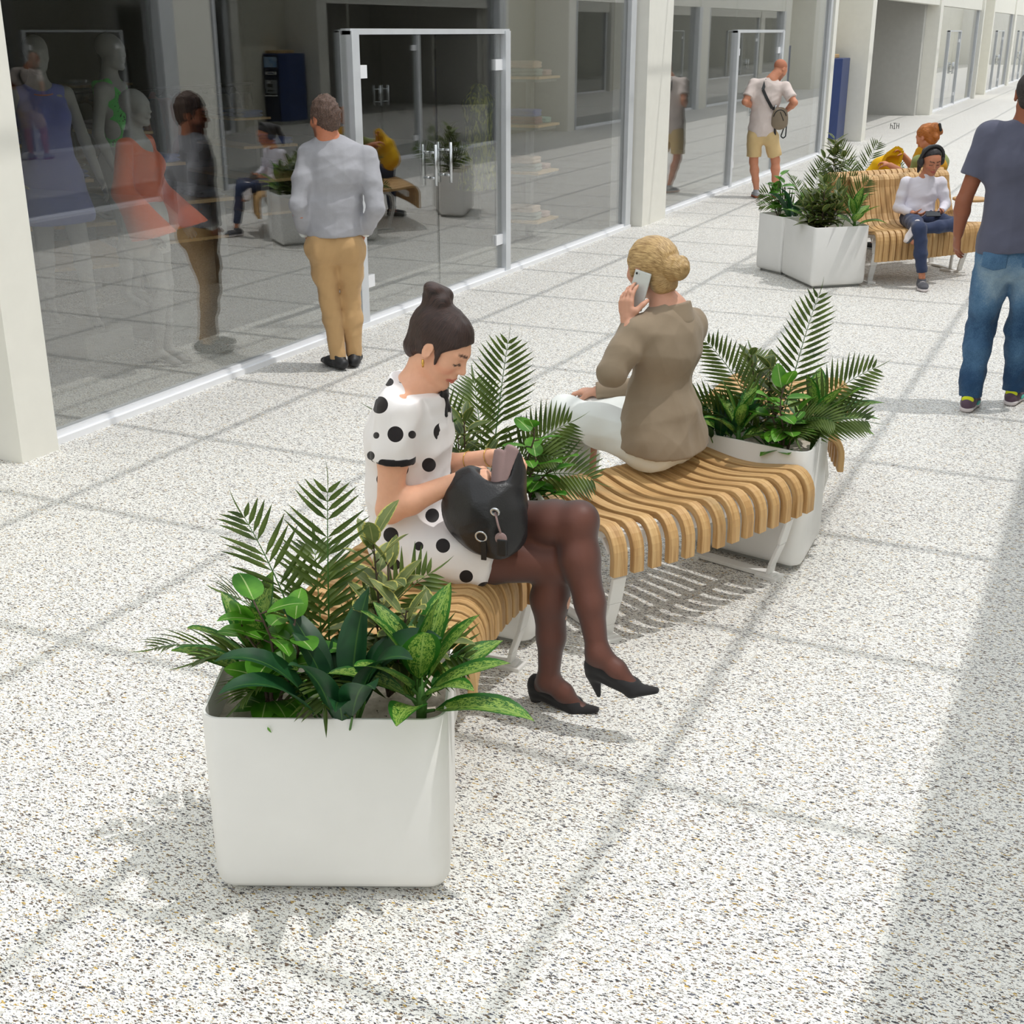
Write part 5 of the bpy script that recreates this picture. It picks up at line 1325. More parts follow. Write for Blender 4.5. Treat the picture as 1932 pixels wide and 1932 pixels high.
    po = empty('mobile_phone', tuple(ph), 'silver mobile phone held to the blonde woman\'s ear', 'phone')
    o = obj('phone_shell', me, M['phone_silver'], po); bevel(o, .006, 4)
    m = MB(); m.lathe((0,0,0), [(.0045,-.0008),(.0045,.0008)], 14); me = m.mesh('lens'); me.transform(Matrix.Translation(tuple(ph)) @ R3 @ Matrix.Translation((.024,-.0052,.061)) @ Matrix.Rotation(PI/2, 4, 'X')); obj('camera_lens', me, M['black'], po)
    m = MB(); m.lathe((0,0,0), [(.0022,-.0008),(.0022,.0008)], 10); me = m.mesh('flash'); me.transform(Matrix.Translation(tuple(ph)) @ R3 @ Matrix.Translation((.013,-.0052,.061)) @ Matrix.Rotation(PI/2, 4, 'X')); obj('flash', me, M['steel'], po)
    m = MB(); m.box((-.032,.0048,-.068), (.032,.0056,.068)); me = m.mesh('screen'); me.transform(Matrix.Translation(tuple(ph)) @ R3); obj('screen', me, M['screen'], po)
blonde_woman()
# ---------------------------------------------------------------- three standing men seen from behind
def man_body(J, f, r, hc, HR, skin, hd, root, s=1.0, h=.007, hands=(), lg=.85):
    S = Solid()
    head_solid(S, hc, HR, s, male=True, neck=J['neck'])
    S.loft([J['pelvis'], J['waist'], J['chest'], hip_mid(J['chest'],J['neck'],.6), J['neck']-ZUP*.01], [(.15,.10),(.135,.095),(.155,.105),(.14,.085),(.062,.058)], r, .05)
    S.cone(J['shL']+r*.04, J['shR']-r*.04, .052, .052, .05)
    for q in 'LR':
        sh, el, wr = J['sh'+q], J['el'+q], J['wr'+q]; hi, kn, an, to = J['hip'+q], J['kn'+q], J['an'+q], J['to'+q]
        S.limb([sh, hip_mid(sh,el,.45), el], [.054,.050,.042], .03); S.limb([el, hip_mid(el,wr,.3), wr], [.043,.044,.029], .02)
        g_ = lg; S.limb([hi, hip_mid(hi,kn,.5), kn], [.088*g_,.078*g_,.056*g_], .03); c = hip_mid(kn,an,.3)-f*.012*(g_ > .9)
        S.limb([kn, c, hip_mid(kn,an,.65), an], [.054*g_,.057*g_,.044*g_,.036*g_], .03)
        S.flat(an-ZUP*.04-f*.02, hip_mid(an, np.array([to[0],to[1],.035]), .8), (.028,.024), (.024,.014), np.cross(unit(to-an), ZUP), .02)
    for (q, d, pn, th, cu) in hands: hand_solid(S, J['wr'+q], d, pn, th, 1.02, cu, th=.2)
    skin_body('body', S, skin, h, root, [dict(c=hc, R=HR, s=s, **hd)])

def shirt(J, f, r, hem_z, off, wid, sleeve, mat, root, name, fold, h=.007, elbow=True, sl_r=(.064,.058,.048), hem_n=None, neckr=.068, fold_elbow=True):
    D = Solid()
    pel = J['pelvis']
    D.loft([pel-ZUP*.09, pel+ZUP*.06, J['waist'], J['chest'], hip_mid(J['chest'],J['neck'],.62), J['neck']-ZUP*.022],
           [(wid[0]*1.03,wid[0]*.74),(wid[0],wid[0]*.72),(wid[1],wid[1]*.70),(wid[2],wid[2]*.68),(wid[2]*.86,.098),(neckr,neckr*.95)], r, .06)
    D.cone(J['shL']+r*.045, J['shR']-r*.045, .060, .060, .06)
    for q in 'LR':
        sh, el, wr = J['sh'+q], J['el'+q], J['wr'+q]; dd = unit(el-sh)
        if sleeve < 1: D.cone(sh, sh+dd*(sleeve*np.linalg.norm(el-sh)+.05), sl_r[0], sl_r[1], .035, clip=[(sh+dd*sleeve*np.linalg.norm(el-sh), dd)])
        else:
            D.limb([sh, hip_mid(sh,el,.5), el], [sl_r[0],sl_r[1],sl_r[1]*.92], .035)
            d2 = unit(wr-el); D.cone(el, wr+d2*.03, sl_r[1]*.93, sl_r[2], .02, clip=[(wr-d2*.012, d2)])
    if hem_n is None: D.cut(np.array([0,0,hem_z]), -ZUP)
    else: D.cut(J['pelvis']*np.array([1,1,0])+ZUP*hem_z, hem_n)
    if mat == 'dotsx': pass
    return obj(name, D.mesh(name, h, 2, fold), M[mat], root)

def trousers(J, f, r, hem, wid, rad, mat, root, name, fold, h=.007, top=None, parts=True):
    D = Solid(); pel = J['pelvis']
    D.loft([pel+ZUP*.10, pel+ZUP*.0, pel-ZUP*.05], [(wid*.84,wid*.56),(wid*.93,wid*.62),(wid*.96,wid*.60)], r, .06)
    for q in 'LR':
        hi, kn, an = J['hip'+q], J['kn'+q], J['an'+q]
        D.ell(hi-f*.045-ZUP*.02, (.080,.080,.090), None, .06)
        if hem is None:
            c = hip_mid(kn,an,.35)-f*.008
            D.limb([hi-ZUP*.02, hip_mid(hi,kn,.5), kn], [rad[0],rad[0]*.88,rad[1]], .035)
            D.limb([kn, c, an-ZUP*.03], [rad[1],rad[1]*1.0,rad[2]], .03, clip=[(an-ZUP*.035, -ZUP)])
        else:
            dd = unit(kn-hi); e = hi+dd*hem
            D.limb([hi-ZUP*.02, e+dd*.05], [rad[0],rad[1]], .035, clip=[(e, dd)])
    D.cut(pel+ZUP*(.13 if top is None else top), ZUP)
    me = D.mesh(name, h, 2, fold)
    if mat == 'denim':
        P = verts(me); z = P[:,2]; fd = np.zeros(len(P))
        for q in 'LR':
            for t, w_, a in ((J['hip'+q]-f*.08-ZUP*.06, .12, 1.1), (hip_mid(J['hip'+q],J['kn'+q],.5)-f*.08, .13, .8), (hip_mid(J['kn'+q],J['an'+q],.4)-f*.06, .1, .5)):
                fd += a*np.exp(-((P-t)**2).sum(1)/w_**2)
        set_f(me, 'fade', np.clip(fd, 0, 1.2)-.35)
    o = obj(name, me, M[mat], root)
    return (o, D) if mat == 'denim' else o

def low_shoe(J, q, f, root, mat, h=.006, sole=None, L=.0):
    an, to = J['an'+q], J['to'+q]; d = unit(np.array([to[0]-an[0], to[1]-an[1], 0])); g = np.array([an[0], an[1], 0])
    sd = np.cross(d, ZUP); T = Solid(); hl = g-d*.055+ZUP*.045; tp = g+d*(.165+L)+ZUP*.032
    T.flat(hl, g+d*.10+ZUP*.04, (.036,.036), (.047,.032), sd, .02); T.flat(g+d*.09+ZUP*.04, tp, (.047,.032), (.034,.022), sd, .02)
    T.cone(g-d*.02+ZUP*.05, an+ZUP*.0, .042, .044, .02, clip=[(np.array([0,0,.105]), ZUP)]); T.cut(np.array([0,0,.008]), -ZUP)
    o = obj('shoe', T.mesh('shoe', h, 1), M[mat], root)
    if sole:
        T = Solid(); T.flat(hl-d*.006-ZUP*.02, g+d*.10+ZUP*.02, (.041,.028), (.051,.024), sd, .02); T.flat(g+d*.09+ZUP*.02, tp+d*.01-ZUP*.012, (.051,.024), (.038,.02), sd, .02)
        T.cut(np.array([0,0,.001]), -ZUP); T.cut(np.array([0,0,.030]), ZUP); obj('sole', T.mesh('sole', h, 1), M[sole], o)
    return o

def short_hair(hc, HR, s, mat, root, thick=.007, top=.0, curls=.0025, buzz=False, h=.006):
    T = Solid()
    def P3(x, y, z): return hc + HR @ (np.array([x, y, z])*s)
    cut = [(P3(0,.082,.072), HR @ unit((0,.80,-.60)))]
    T.ell(P3(0,-.018,.034), ((.0755+thick)*s,(.094+thick)*s,(.083+thick+top)*s), HR, .01, clip=cut)
    T.ell(P3(0,-.055,-.030), (.060*s,.045*s,.05*s), HR, .02); 
    for q in (-1, 1):
        T.ell(P3(q*.092,-.002,-.012), (.028*s,.026*s,.033*s), HR, .006, 's')
        T.limb([P3(q*.073,.026,.02), P3(q*.071,.030,-.02)], [.011*s,.006*s], .012)
    me = T.mesh('hair', h, 1, (lambda P, n: folds(curls, 170, 3)(P, n)) if curls else None)
    strand(me, hc, HR, s, (9,60,60), 'curl'); return obj('hair', me, M[mat], root)

def grey_man():
    J = {k: v.copy() for k, v in JT['M1'].items()}
    n = np.array([-.543,.84,0]); r = np.array([.84,.543,0])
    J['elL'] -= n*.05; J['elR'] -= n*.05
    for q in 'LR': J['an'+q][2] = .10
    root = empty('person', (J['pelvis'][0], J['pelvis'][1], 0), 'man in a grey sweater and tan trousers standing at the shop window, hands in pockets', 'person')
    hf = n*math.cos(.62)-r*math.sin(.62)-ZUP*.08
    hc = J['head']-ZUP*.008; HR = frame(hf, ZUP); s = 1.0
    man_body(J, n, r, hc, HR, (196,128,98), dict(lip=(160,90,76), brow=(50,38,32), stubble=(96,66,54)), root, s, hands=[
        ('L', unit(r*.35+n*.15-ZUP*.9), unit(r), unit(n), (.4,.4,.4,.4)), ('R', unit(-r*.3+n*.15-ZUP*.9), unit(-r), unit(n), (.4,.4,.4,.4))])
    sw = shirt(J, n, r, .872, 0, (.172,.168,.185), 1, 'sweater', root, 'sweater', fold_sum(folds(.005, 22, 2, (0,0,1)), folds(.0035, 55, 4, (1,0,.2))), sl_r=(.066,.062,.046))
    T = Solid(); q = J['neck']+ZUP*.012-n*.004; T.cone(q-ZUP*.03, q+ZUP*.03, .071, .062, .01, clip=[(q+ZUP*.018+n*.0, unit(ZUP-n*.15))]); obj('shirt_collar', T.mesh('collar', .006, 1), M['white_crepe'], root)
    for k in 'LR':
        el, wr = J['el'+k], J['wr'+k]; d2 = unit(wr-el); T = Solid(); T.cone(wr-d2*.03, wr+d2*.03, .043, .040, .01, clip=[(wr+d2*.014, d2)]); obj('shirt_cuff', T.mesh('cuff', .006, 1), M['white_crepe'], root)
    trousers(J, n, r, None, .170, (.090,.062,.052), 'chino', root, 'trousers', fold_sum(folds(.006, 30, 6, (.2,0,1)), folds(.003, 70, 8, (0,0,1))))
    for k in 'LR': low_shoe(J, k, n, root, 'shoe_black')
    short_hair(hc, HR, s, 'hair_short', root, .010, .020, .006)
grey_man()

def shorts_man():
    J = {k: v.copy() for k, v in JT['M2'].items()}
    n = np.array([-.244,.97,0]); r = np.array([.97,.244,0])
    for q in 'LR': J['an'+q][2] = .10; J['to'+q][2] = .02
    J['anR'][:2] = J['knR'][:2]+np.array([.03,-.02]); J['toR'][:2] = J['anR'][:2]+n[:2]*.15
    root = empty('person', (J['pelvis'][0], J['pelvis'][1], 0), 'man in a pale T-shirt and sand shorts standing at the glass, head bent', 'person')
    hf = n*.55+r*.62-ZUP*.62; hc = J['head']; HR = frame(hf, unit(ZUP+n*.3+r*.3)); s = 1.0
    man_body(J, n, r, hc, HR, (206,142,112), dict(lip=(170,100,86), brow=(120,80,60), stubble=(150,100,76)), root, s, h=.009, lg=1.0, hands=[
        ('L', unit(n*.5+r*.6-ZUP*.3), unit(r), unit(n), (.6,.6,.6,.6)), ('R', unit(n*.5-r*.6-ZUP*.3), unit(-r), unit(n), (.6,.6,.6,.6))])
    shirt(J, n, r, .79, 0, (.175,.165,.185), .72, 'beige_tee', root, 't_shirt', fold_sum(folds(.008, 20, 5, (.3,0,1)), folds(.004, 45, 4, (1,0,.4))), h=.009, sl_r=(.072,.074,.05))
    trousers(J, n, r, .27, .178, (.102,.095,.06), 'short_chino', root, 'shorts', folds(.006, 28, 6, (.3,0,1)), h=.009)
    for k in 'LR': low_shoe(J, k, n, root, 'sweater', .008, 'rubber_gum')
    m = MB(); 
    # cross-body bag
    b = empty('cross_body_bag', (-4.20, 17.30, .85), 'taupe cross-body bag with a black strap worn by the man in shorts', 'bag')
    c = J['waist']*np.array([1,1,0]) + r*.215 - n*.10 + ZUP*1.02
    S = Solid(); B = np.stack([r, n, ZUP], 1); S.ell(c, (.105,.062,.14), B, .02); S.flat(c-ZUP*.07, c+ZUP*.09, (.105,.055), (.085,.05), r, .03)
    obj('bag_body', S.mesh('bag', .008, 2), M['taupe_nylon'], b)
    m = MB(); m.tube([c - n*.062 + r*.085*math.cos(t) + ZUP*(.115*math.sin(t)) + n*.012 for t in np.linspace(.35, 2.9, 18)], .006, 6); m.tube([c - n*.06+r*.0+ZUP*.09, c-n*.064+r*.05-ZUP*.02], .005, 6); obj('zip', m.mesh('zip', True), M['black'], b)
    m = MB(); sp = [c - r*.07 + ZUP*.13, hip_mid(J['waist'], J['chest'], .5) + r*.10 - n*.135, J['chest'] + r*.02 - n*.147 - ZUP*.01, J['chest'] - r*.045 - n*.13 + ZUP*.11, J['neck'] - r*.075 - n*.075 - ZUP*.01, J['neck'] - r*.08 + n*.02]
    for u, v in zip(sp[:-1], sp[1:]): m.bar(tuple(u), tuple(v), .038, .006, up=tuple(-n))
    obj('strap', m.mesh('strap'), M['black'], b)
    m = MB()
    for pts in ([c+r*.07-ZUP*.08, c+r*.03-ZUP*.22, c+r*.06-ZUP*.245, c+r*.09-ZUP*.22, c+r*.095+ZUP*.04], [c-r*.06-ZUP*.12, c-r*.055-ZUP*.21, c-r*.04-ZUP*.2, c-r*.05-ZUP*.12]):
        for u, v in zip(pts[:-1], pts[1:]): m.bar(tuple(u), tuple(v), .016, .008, up=tuple(-n))
    obj('strap_end', m.mesh('ends'), M['black'], b)
    m = MB(); m.tube([c-r*.07+ZUP*.12, c-r*.06+ZUP*.17], .012, 8); obj('buckle', m.mesh('buckle', True), M['steel'], b)
    T = Solid(); T.ell(hc+HR@np.array([0,-.02,.036]), (.0775,.096,.085), HR, .01, clip=[(hc+HR@np.array([0,.07,.085]), HR@unit((0,.7,-.7)))])
    me = T.mesh('hair', .008, 1); strand(me, hc, HR, 1, mode='curl'); obj('hair', me, M['hair_thin'], root)
M['hair_thin'] = hairmat('shaved_reddish_hair', (168,106,80), (192,126,98), rough=.7)
shorts_man()

def jeans_man():
    J = {k: v.copy() for k, v in JT['M3'].items()}
    n = np.array([-.073,.997,0]); r = np.array([.997,.073,0])
    for q in 'LR': J['an'+q][2] = .115; J['to'+q][2] = .02
    J['shL'] += r*.02; J['elL'] -= n*.0
    root = empty('person', (J['pelvis'][0], J['pelvis'][1], 0), 'man in a slate T-shirt and faded jeans walking away at the right edge', 'person')
    hc = J['head']+ZUP*.01; HR = frame(n-ZUP*.05, ZUP); s = 1.06
    man_body(J, n, r, hc, HR, (150,94,70), dict(lip=(120,70,62), brow=(30,24,22)), root, s, h=.006, hands=[
        ('L', unit(n*.15-ZUP), unit(r*.8+n*.4), unit(n), ((.25,.35,.3),(.3,.4,.3),(.35,.45,.3),(.4,.5,.3))), ('R', unit(n*.15-ZUP), unit(-r), unit(n), (.4,.4,.4,.4))])
    shirt(J, n, r, .925, 0, (.205,.20,.215), .62, 'navy_tee', root, 't_shirt', fold_sum(folds(.009, 15, 11, (.15,0,1)), folds(.004, 40, 4, (.6,0,.6))), h=.0075, sl_r=(.074,.078,.05), hem_n=unit(-ZUP+r*.12))
    tr = trousers(J, n, r, None, .188, (.108,.078,.066), 'denim', root, 'jeans', fold_sum(folds(.006, 26, 6, (.1,0,1)), folds(.005, 60, 8, (.1,0,1))), h=.0065, top=.10)
    for q, sg in (('L',-1), ('R',1)):
        c = J['hip'+q]-n*.11+r*sg*.0+ZUP*.005; T = Solid(); T.p = tr[1].p
        for o_, nn in ((c+ZUP*.065, ZUP), (c+r*.068, r), (c-r*.068, -r), (c-ZUP*.08, unit(-ZUP+r*.28)), (c-ZUP*.08, unit(-ZUP-r*.28)), (J['hip'+q], n)): T.cut(o_, nn)
        me = T.mesh('pocket', .005, 1, folds(.002, 40, 3), grow=.006, box=(c-.16, c+.16)); set_f(me, 'fade', np.full(len(me.vertices), .22)); obj('back_pocket', me, M['denim'], tr[0])
    tr = tr[0]
    for k in 'LR':
        sh = low_shoe(J, k, n, root, 'shoe_plum', .0055, 'rubber_white', .02)
        g = np.array([J['an'+k][0], J['an'+k][1], 0]); d = unit(np.array([J['to'+k][0]-g[0], J['to'+k][1]-g[1], 0])); sd = np.cross(d, ZUP)
        for mt, cc, rr in (('neon', g-d*.056+ZUP*.075, (.036,.014,.022)), ('teal', g+d*.06+sd*(.045)+ZUP*.035, (.008,.05,.012)), ('teal', g+d*.06-sd*(.045)+ZUP*.035, (.008,.05,.012))):
            T = Solid(); T.ell(cc, rr, np.stack([sd, d, ZUP], 1), .004); obj('heel_patch' if mt == 'neon' else 'side_flash', T.mesh('p', .004, 1), M[mt], sh)
    short_hair(hc, HR, s, 'hair_buzz', root, .003, .0, .0008)
M['shoe_plum'] = cloth('plum_shoe_mesh', (96,78,92), .1); M['neon'] = cloth('neon_yellow', (214,222,50), .03); M['teal'] = cloth('teal_rubber', (84,186,168), .03)
jeans_man()
# ---------------------------------------------------------------- child in headphones and the red-haired woman at the far bench
def child():
    J = {k: v.copy() for k, v in JT['CH'].items()}
    f = np.array([.38,-.925,0]); r = np.array([-.925,-.38,0])      # the child's own right is on the picture's left
    root = empty('person', tuple(J['pelvis']-ZUP*.06), 'smiling child in a white turtleneck and black headphones sitting with a phone', 'person')
    hc = J['head']+ZUP*.0; a = .42
    HR = frame(f*math.cos(a)-ZUP*math.sin(a)-r*.12, ZUP*math.cos(a)+f*math.sin(a)); s = .98
    kR = J['knR']; kL = J['knL']; aR = J['anR'].copy(); aL = J['anL'].copy(); aR[2] = .095
    pel = J['pelvis']+ZUP*.055
    S = Solid(); head_solid(S, hc, HR, s, neck=J['neck'])
    S.loft([pel, J['waist'], J['chest'], J['neck']-ZUP*.03], [(.12,.085),(.105,.08),(.115,.08),(.06,.05)], r, .04)
    S.cone(J['shL'], J['shR'], .038, .038, .04)
    for q in 'LR':
        sh, el, wr = J['sh'+q], J['el'+q], J['wr'+q]; hi = J['hip'+q]
        S.limb([sh, el], [.036,.03], .02); S.limb([el, wr], [.031,.022], .02)
    hand_solid(S, J['wrR'], unit(J['haR']-J['wrR']), unit(-r*.6+ZUP*.6), unit(ZUP), .82, (.5,.6,.6,.6), th=.2); hand_solid(S, J['wrL'], unit(J['haL']-J['wrL']), unit(r*.6+ZUP*.6), unit(ZUP), .82, (.5,.6,.6,.6), th=.2)
    S.limb([J['hipR']+ZUP*.05, kR, aR], [.06,.04,.028], .02); S.limb([J['hipL']+ZUP*.05, kL, aL], [.06,.04,.03], .02)
    S.limb([aL, J['toL']+f*.02], [.03,.028], .02)
    skin_body('body', S, (196,132,102), .007, root, [dict(c=hc, R=HR, s=s, lip=(190,96,90), brow=(60,42,36), lash=(40,26,24), blush=(210,120,100))])
    D = Solid()
    D.loft([pel+ZUP*.02, J['waist'], J['chest'], J['neck']-ZUP*.05], [(.142,.105),(.128,.098),(.135,.095),(.075,.06)], r, .05)
    D.cone(J['shL']+r*.01, J['shR']-r*.01, .045, .045, .05); D.cone(J['neck']-ZUP*.05, J['neck2']+ZUP*.005, .058, .052, .02, clip=[(J['neck2']-ZUP*.005+f*.0, unit(ZUP-f*.0))])
    for q in 'LR':
        sh, el, wr = J['sh'+q], J['el'+q], J['wr'+q]; d2 = unit(wr-el)
        D.limb([sh, hip_mid(sh,el,.5), el], [.049,.045,.041], .025); D.cone(el, wr+d2*.02, .041, .031, .02, clip=[(wr-d2*.012, d2)])
    D.cut(pel-ZUP*.015, unit(-ZUP-f*.1))
    obj('turtleneck', D.mesh('turtleneck', .007, 2, fold_sum(folds(.005, 30, 3, (.3,0,1)), folds(.003, 60, 6, (1,0,.3)))), M['white_knit'], root)
    D = Solid(); D.loft([pel+ZUP*.04, pel-ZUP*.02], [(.13,.095),(.145,.105)], r, .04)
    for hi, kn, an in ((J['hipR'], kR, aR), (J['hipL'], kL, aL)):
        d2 = unit(an-kn); D.limb([hi+ZUP*.055, hip_mid(hi+ZUP*.055,kn,.5), kn], [.082,.072,.056], .03); D.limb([kn, hip_mid(kn,an,.5), an+d2*.0], [.056,.052,.044], .03, clip=[(an-d2*.045, d2)])
    obj('jeans', D.mesh('jeans', .007, 2, fold_sum(folds(.004, 34, 5), folds(.003, 60, 8))), M['blue_jeans'], root)
    # trainers: one on the floor, one resting sideways on the knee
    d = unit(np.array([J['toR'][0]-aR[0], J['toR'][1]-aR[1], 0])); g = np.array([aR[0], aR[1], 0]); sd = np.cross(d, ZUP)
    def trainer(base, d, upv, sd, ank):
        T = Solid(); T.flat(base-d*.045+upv*.042, base+d*.09+upv*.04, (.034,.034), (.042,.03), sd, .02); T.flat(base+d*.08+upv*.04, base+d*.135+upv*.032, (.042,.03), (.032,.022), sd, .02); T.cone(base+upv*.05-d*.01, ank, .038, .038, .02, clip=[(base+upv*.09, upv)])
        o = obj('shoe', T.mesh('shoe', .006, 1), M['grey_shoe'], root)
        T = Solid(); T.flat(base-d*.05+upv*.022, base+d*.09+upv*.02, (.038,.026), (.046,.024), sd, .02); T.flat(base+d*.08+upv*.02, base+d*.14+upv*.02, (.046,.024), (.035,.02), sd, .02)
        T.cut(base+upv*.002, -upv); T.cut(base+upv*.026, upv); obj('sole', T.mesh('sole', .006, 1), M['rubber_white'], o)
        m = MB()
        for k in range(4):
            c = base+d*(.03+.018*k)+upv*(.072-.004*k); m.tube([c-sd*.022, c+upv*.006, c+sd*.022], .0035, 5)
        obj('laces', m.mesh('laces', True), M['rubber_white'], o)
    trainer(g, d, ZUP, sd, aR)
    d = unit(J['toL']-aL); upv = unit(np.cross(d, r)); upv = unit(unit(kL-aL) - d*(unit(kL-aL)@d)); trainer(aL-upv*.075+d*.02, d, upv, np.cross(d, upv), aL)
    T = Solid()
    def P3(x, y, z): return hc + HR @ (np.array([x, y, z])*s)
    T.ell(P3(0,-.02,.036), (.082*s,.102*s,.089*s), HR, .01, clip=[(P3(0,.062,.086), HR @ unit((0,.72,-.70)))]); T.ell(P3(0,-.06,-.03), (.06*s,.045*s,.055*s), HR, .02)
    T.limb([P3(0,-.10,.05), P3(0,-.15,.0), P3(0.03,-.15,-.10), P3(.05,-.12,-.18)], [.03,.035,.03,.012], .02)
    me = T.mesh('hair', .006, 1, folds(.0012, 120, 4, HR[:,1])); strand(me, hc, HR, 1, (4,110,70), 'back'); obj('hair', me, M['hair_black'], root)
    # headphones
    hp = empty('headphones', tuple(P3(0,0,.13)), 'black over-ear headphones worn by the child on the bench', 'headphones')
    m = MB(); pts = [P3(.105*math.sin(t), -.004, .0+.138*math.cos(t)) for t in np.linspace(-1.75, 1.75, 20)]
    T = Solid(); T.limb(pts, [.0125]*20, .01); obj('headband', T.mesh('band', .006, 1), M['black_soft'], hp)
    for q in (-1, 1): T = Solid(); T.ell(P3(q*.093,-.004,-.012), (.026,.034,.044), HR, .01); obj('ear_cup', T.mesh('cup', .006, 1), M['black_soft'], hp)
    ph = J['phone']+ZUP*.012; m = MB(); x = unit(r+f*.1); y = unit(f*.75-ZUP*.5); n_ = np.cross(x, y); m.box((-.066,-.034,-.0045), (.066,.034,.0045)); me = m.mesh('phone'); me.transform(Matrix.Translation(tuple(ph)) @ Matrix(np.stack([x,y,n_],1).tolist()).to_4x4())
    bevel(tag(obj('mobile_phone', me, M['screen']), 'black mobile phone in the hands of the child with headphones', 'phone'), .004)
M['black_soft'] = plain('soft_black_plastic', (48,48,50), .55); M['grey_shoe'] = cloth('grey_knit_shoe', (92,92,98), .12)
child()

def redhead():
    J = {k: v.copy() for k, v in JT['RH'].items()}
    f = np.array([-.86,.50,0]); r = np.array([.5,.86,0])
    pel = J['pelvis']+ZUP*.04
    root = empty('person', tuple(pel-ZUP*.1), 'red-haired woman with a hair claw searching a yellow bag on the far bench', 'person')
    hc = J['head']-ZUP*.02; HR = frame(f*.94-r*.1-ZUP*.33, ZUP+f*.25); s = 1.0
    S = Solid(); head_solid(S, hc, HR, s, neck=J['neck'])
    # her left is towards the camera's left shoulder line
    shN, shF = J['neck']-r*.16-ZUP*.09, J['neck']+r*.16-ZUP*.085
    kN, kF = pel-r*.10+f*.45+ZUP*.03, pel+r*.10+f*.45+ZUP*.03; aN, aF = kN-ZUP*.40+f*.02, kF-ZUP*.40+f*.02
    aN[2] = aF[2] = .10
    S.loft([pel, J['waist'], J['chest'], J['neck']-ZUP*.03], [(.16,.11),(.13,.095),(.14,.10),(.06,.055)], r, .05); S.cone(shN, shF, .048, .048, .05)
    elN, wrN, elF, wrF = J['elR'], J['wrR'], J['elL'], J['wrL']
    for sh, el, wr, d in ((shN, elN, wrN, unit(J['haR']-J['wrR'])), (shF, elF, wrF, unit(J['haL']-J['wrL']))):
        S.limb([sh, el], [.047,.040], .02); S.limb([el, wr], [.040,.028], .02); hand_solid(S, wr, d, unit(-ZUP), unit(-f), .95, (.6,.6,.6,.6))
    for k_, a_, q in ((kN,aN,-1),(kF,aF,1)): S.limb([pel+r*q*.09, k_, a_], [.085,.058,.036], .03); S.flat(a_-ZUP*.05, a_+f*.14-ZUP*.07, (.034,.03), (.034,.02), r, .02)
    skin_body('body', S, (206,140,108), .008, root, [dict(c=hc, R=HR, s=s, lip=(184,96,86), brow=(150,90,50))])
    D = Solid(); D.loft([pel-ZUP*.02, J['waist'], J['chest'], J['neck']-ZUP*.05], [(.18,.125),(.155,.115),(.165,.122),(.08,.07)], r, .06); D.cone(shN, shF, .058, .058, .05)
    for sh, el in ((shN, elN), (shF, elF)): D.cone(sh, el, .058, .052, .03, clip=[(hip_mid(sh,el,.93), unit(el-sh))])
    D.cut(pel-ZUP*.09, -ZUP); obj('knit_top', D.mesh('top', .008, 2, folds(.005, 28, 4)), M['olive'], root)
    T = Solid(); T.ell(J['neck']-ZUP*.03, (.095,.085,.06), None, .03); T.limb([J['neck']-f*.07-r*.03, J['chest']-f*.14-r*.06, J['waist']-f*.12-r*.10], [.05,.055,.04], .03); T.limb([J['neck']+f*.06-r*.07, J['chest']+f*.10-r*.13], [.045,.045], .03)
    obj('scarf', T.mesh('scarf', .008, 1, folds(.005, 50, 9, (0,0,1))), M['mustard'], root)
    D = Solid(); D.loft([pel+ZUP*.03, pel-ZUP*.02], [(.16,.11),(.18,.125)], r, .05)
    for k_, a_, q in ((kN,aN,-1),(kF,aF,1)): D.limb([pel+r*q*.09, k_], [.10,.075], .04); D.limb([k_, a_], [.072,.052], .03, clip=[(a_+ZUP*.0, -ZUP)])
    obj('trousers', D.mesh('trousers', .009, 1, folds(.005, 30, 4)), M['blue_jeans'], root)
    for a_ in (aN, aF): T = Solid(); T.flat(a_-ZUP*.055-f*.03, a_+f*.15-ZUP*.07, (.04,.036), (.038,.024), r, .02); T.cut(np.array([0,0,.004]), -ZUP); obj('shoe', T.mesh('shoe', .008, 1), M['shoe_black'], root)
    T = Solid()
    def P3(x, y, z): return hc + HR @ (np.array([x, y, z])*s)
    T.ell(P3(0,-.02,.036), (.086,.106,.094), HR, .01, clip=[(P3(0,.078,.066), HR @ unit((0,.76,-.66)))]); T.ell(P3(0,-.06,-.03), (.066,.052,.06), HR, .02)
    for q in (-1,1): T.ell(P3(q*.092,-.002,-.014), (.028,.024,.03), HR, .006, 's')
    T.ell(P3(0,-.115,.05), (.06,.045,.06), HR, .02); T.ell(P3(.03,-.13,.02), (.04,.03,.04), HR, .015); T.ell(P3(-.02,-.12,-.02), (.04,.03,.05), HR, .015)
    me = T.mesh('hair', .006, 1, folds(.004, 110, 4, HR[:,2])); strand(me, hc, HR, 1, (4,110,70), 'back'); obj('hair', me, M['hair_ginger'], root)
    T = Solid(); c = P3(.0,-.165,.05); T.flat(c-HR[:,2]*.03, c+HR[:,2]*.03, (.014,.012), (.016,.012), HR[:,0], .01)
    for k in range(3): T.cone(c+HR[:,2]*(.02-.02*k), c+HR[:,2]*(.02-.02*k)+HR[:,0]*.035+HR[:,1]*.02, .005, .004, .006)
    obj('hair_claw', T.mesh('claw', .005, 1), M['black'], root)
    # yellow bag
    c = J['bag']*np.array([1,1,0])+ZUP*.83+f*.0; b = empty('tote_bag', tuple(c-ZUP*.2), 'open yellow canvas tote bag held up by the red-haired woman', 'bag')
    S = Solid(); x = unit(np.array([.906,.42,0])); n_ = unit(np.array([-.42,.906,0])); top = J['haL']
    S.loft([c-ZUP*.20-x*.12, c-ZUP*.02-x*.03, top+x*.0+ZUP*.01], [(.19,.075),(.155,.07),(.035,.02)], x, .04)
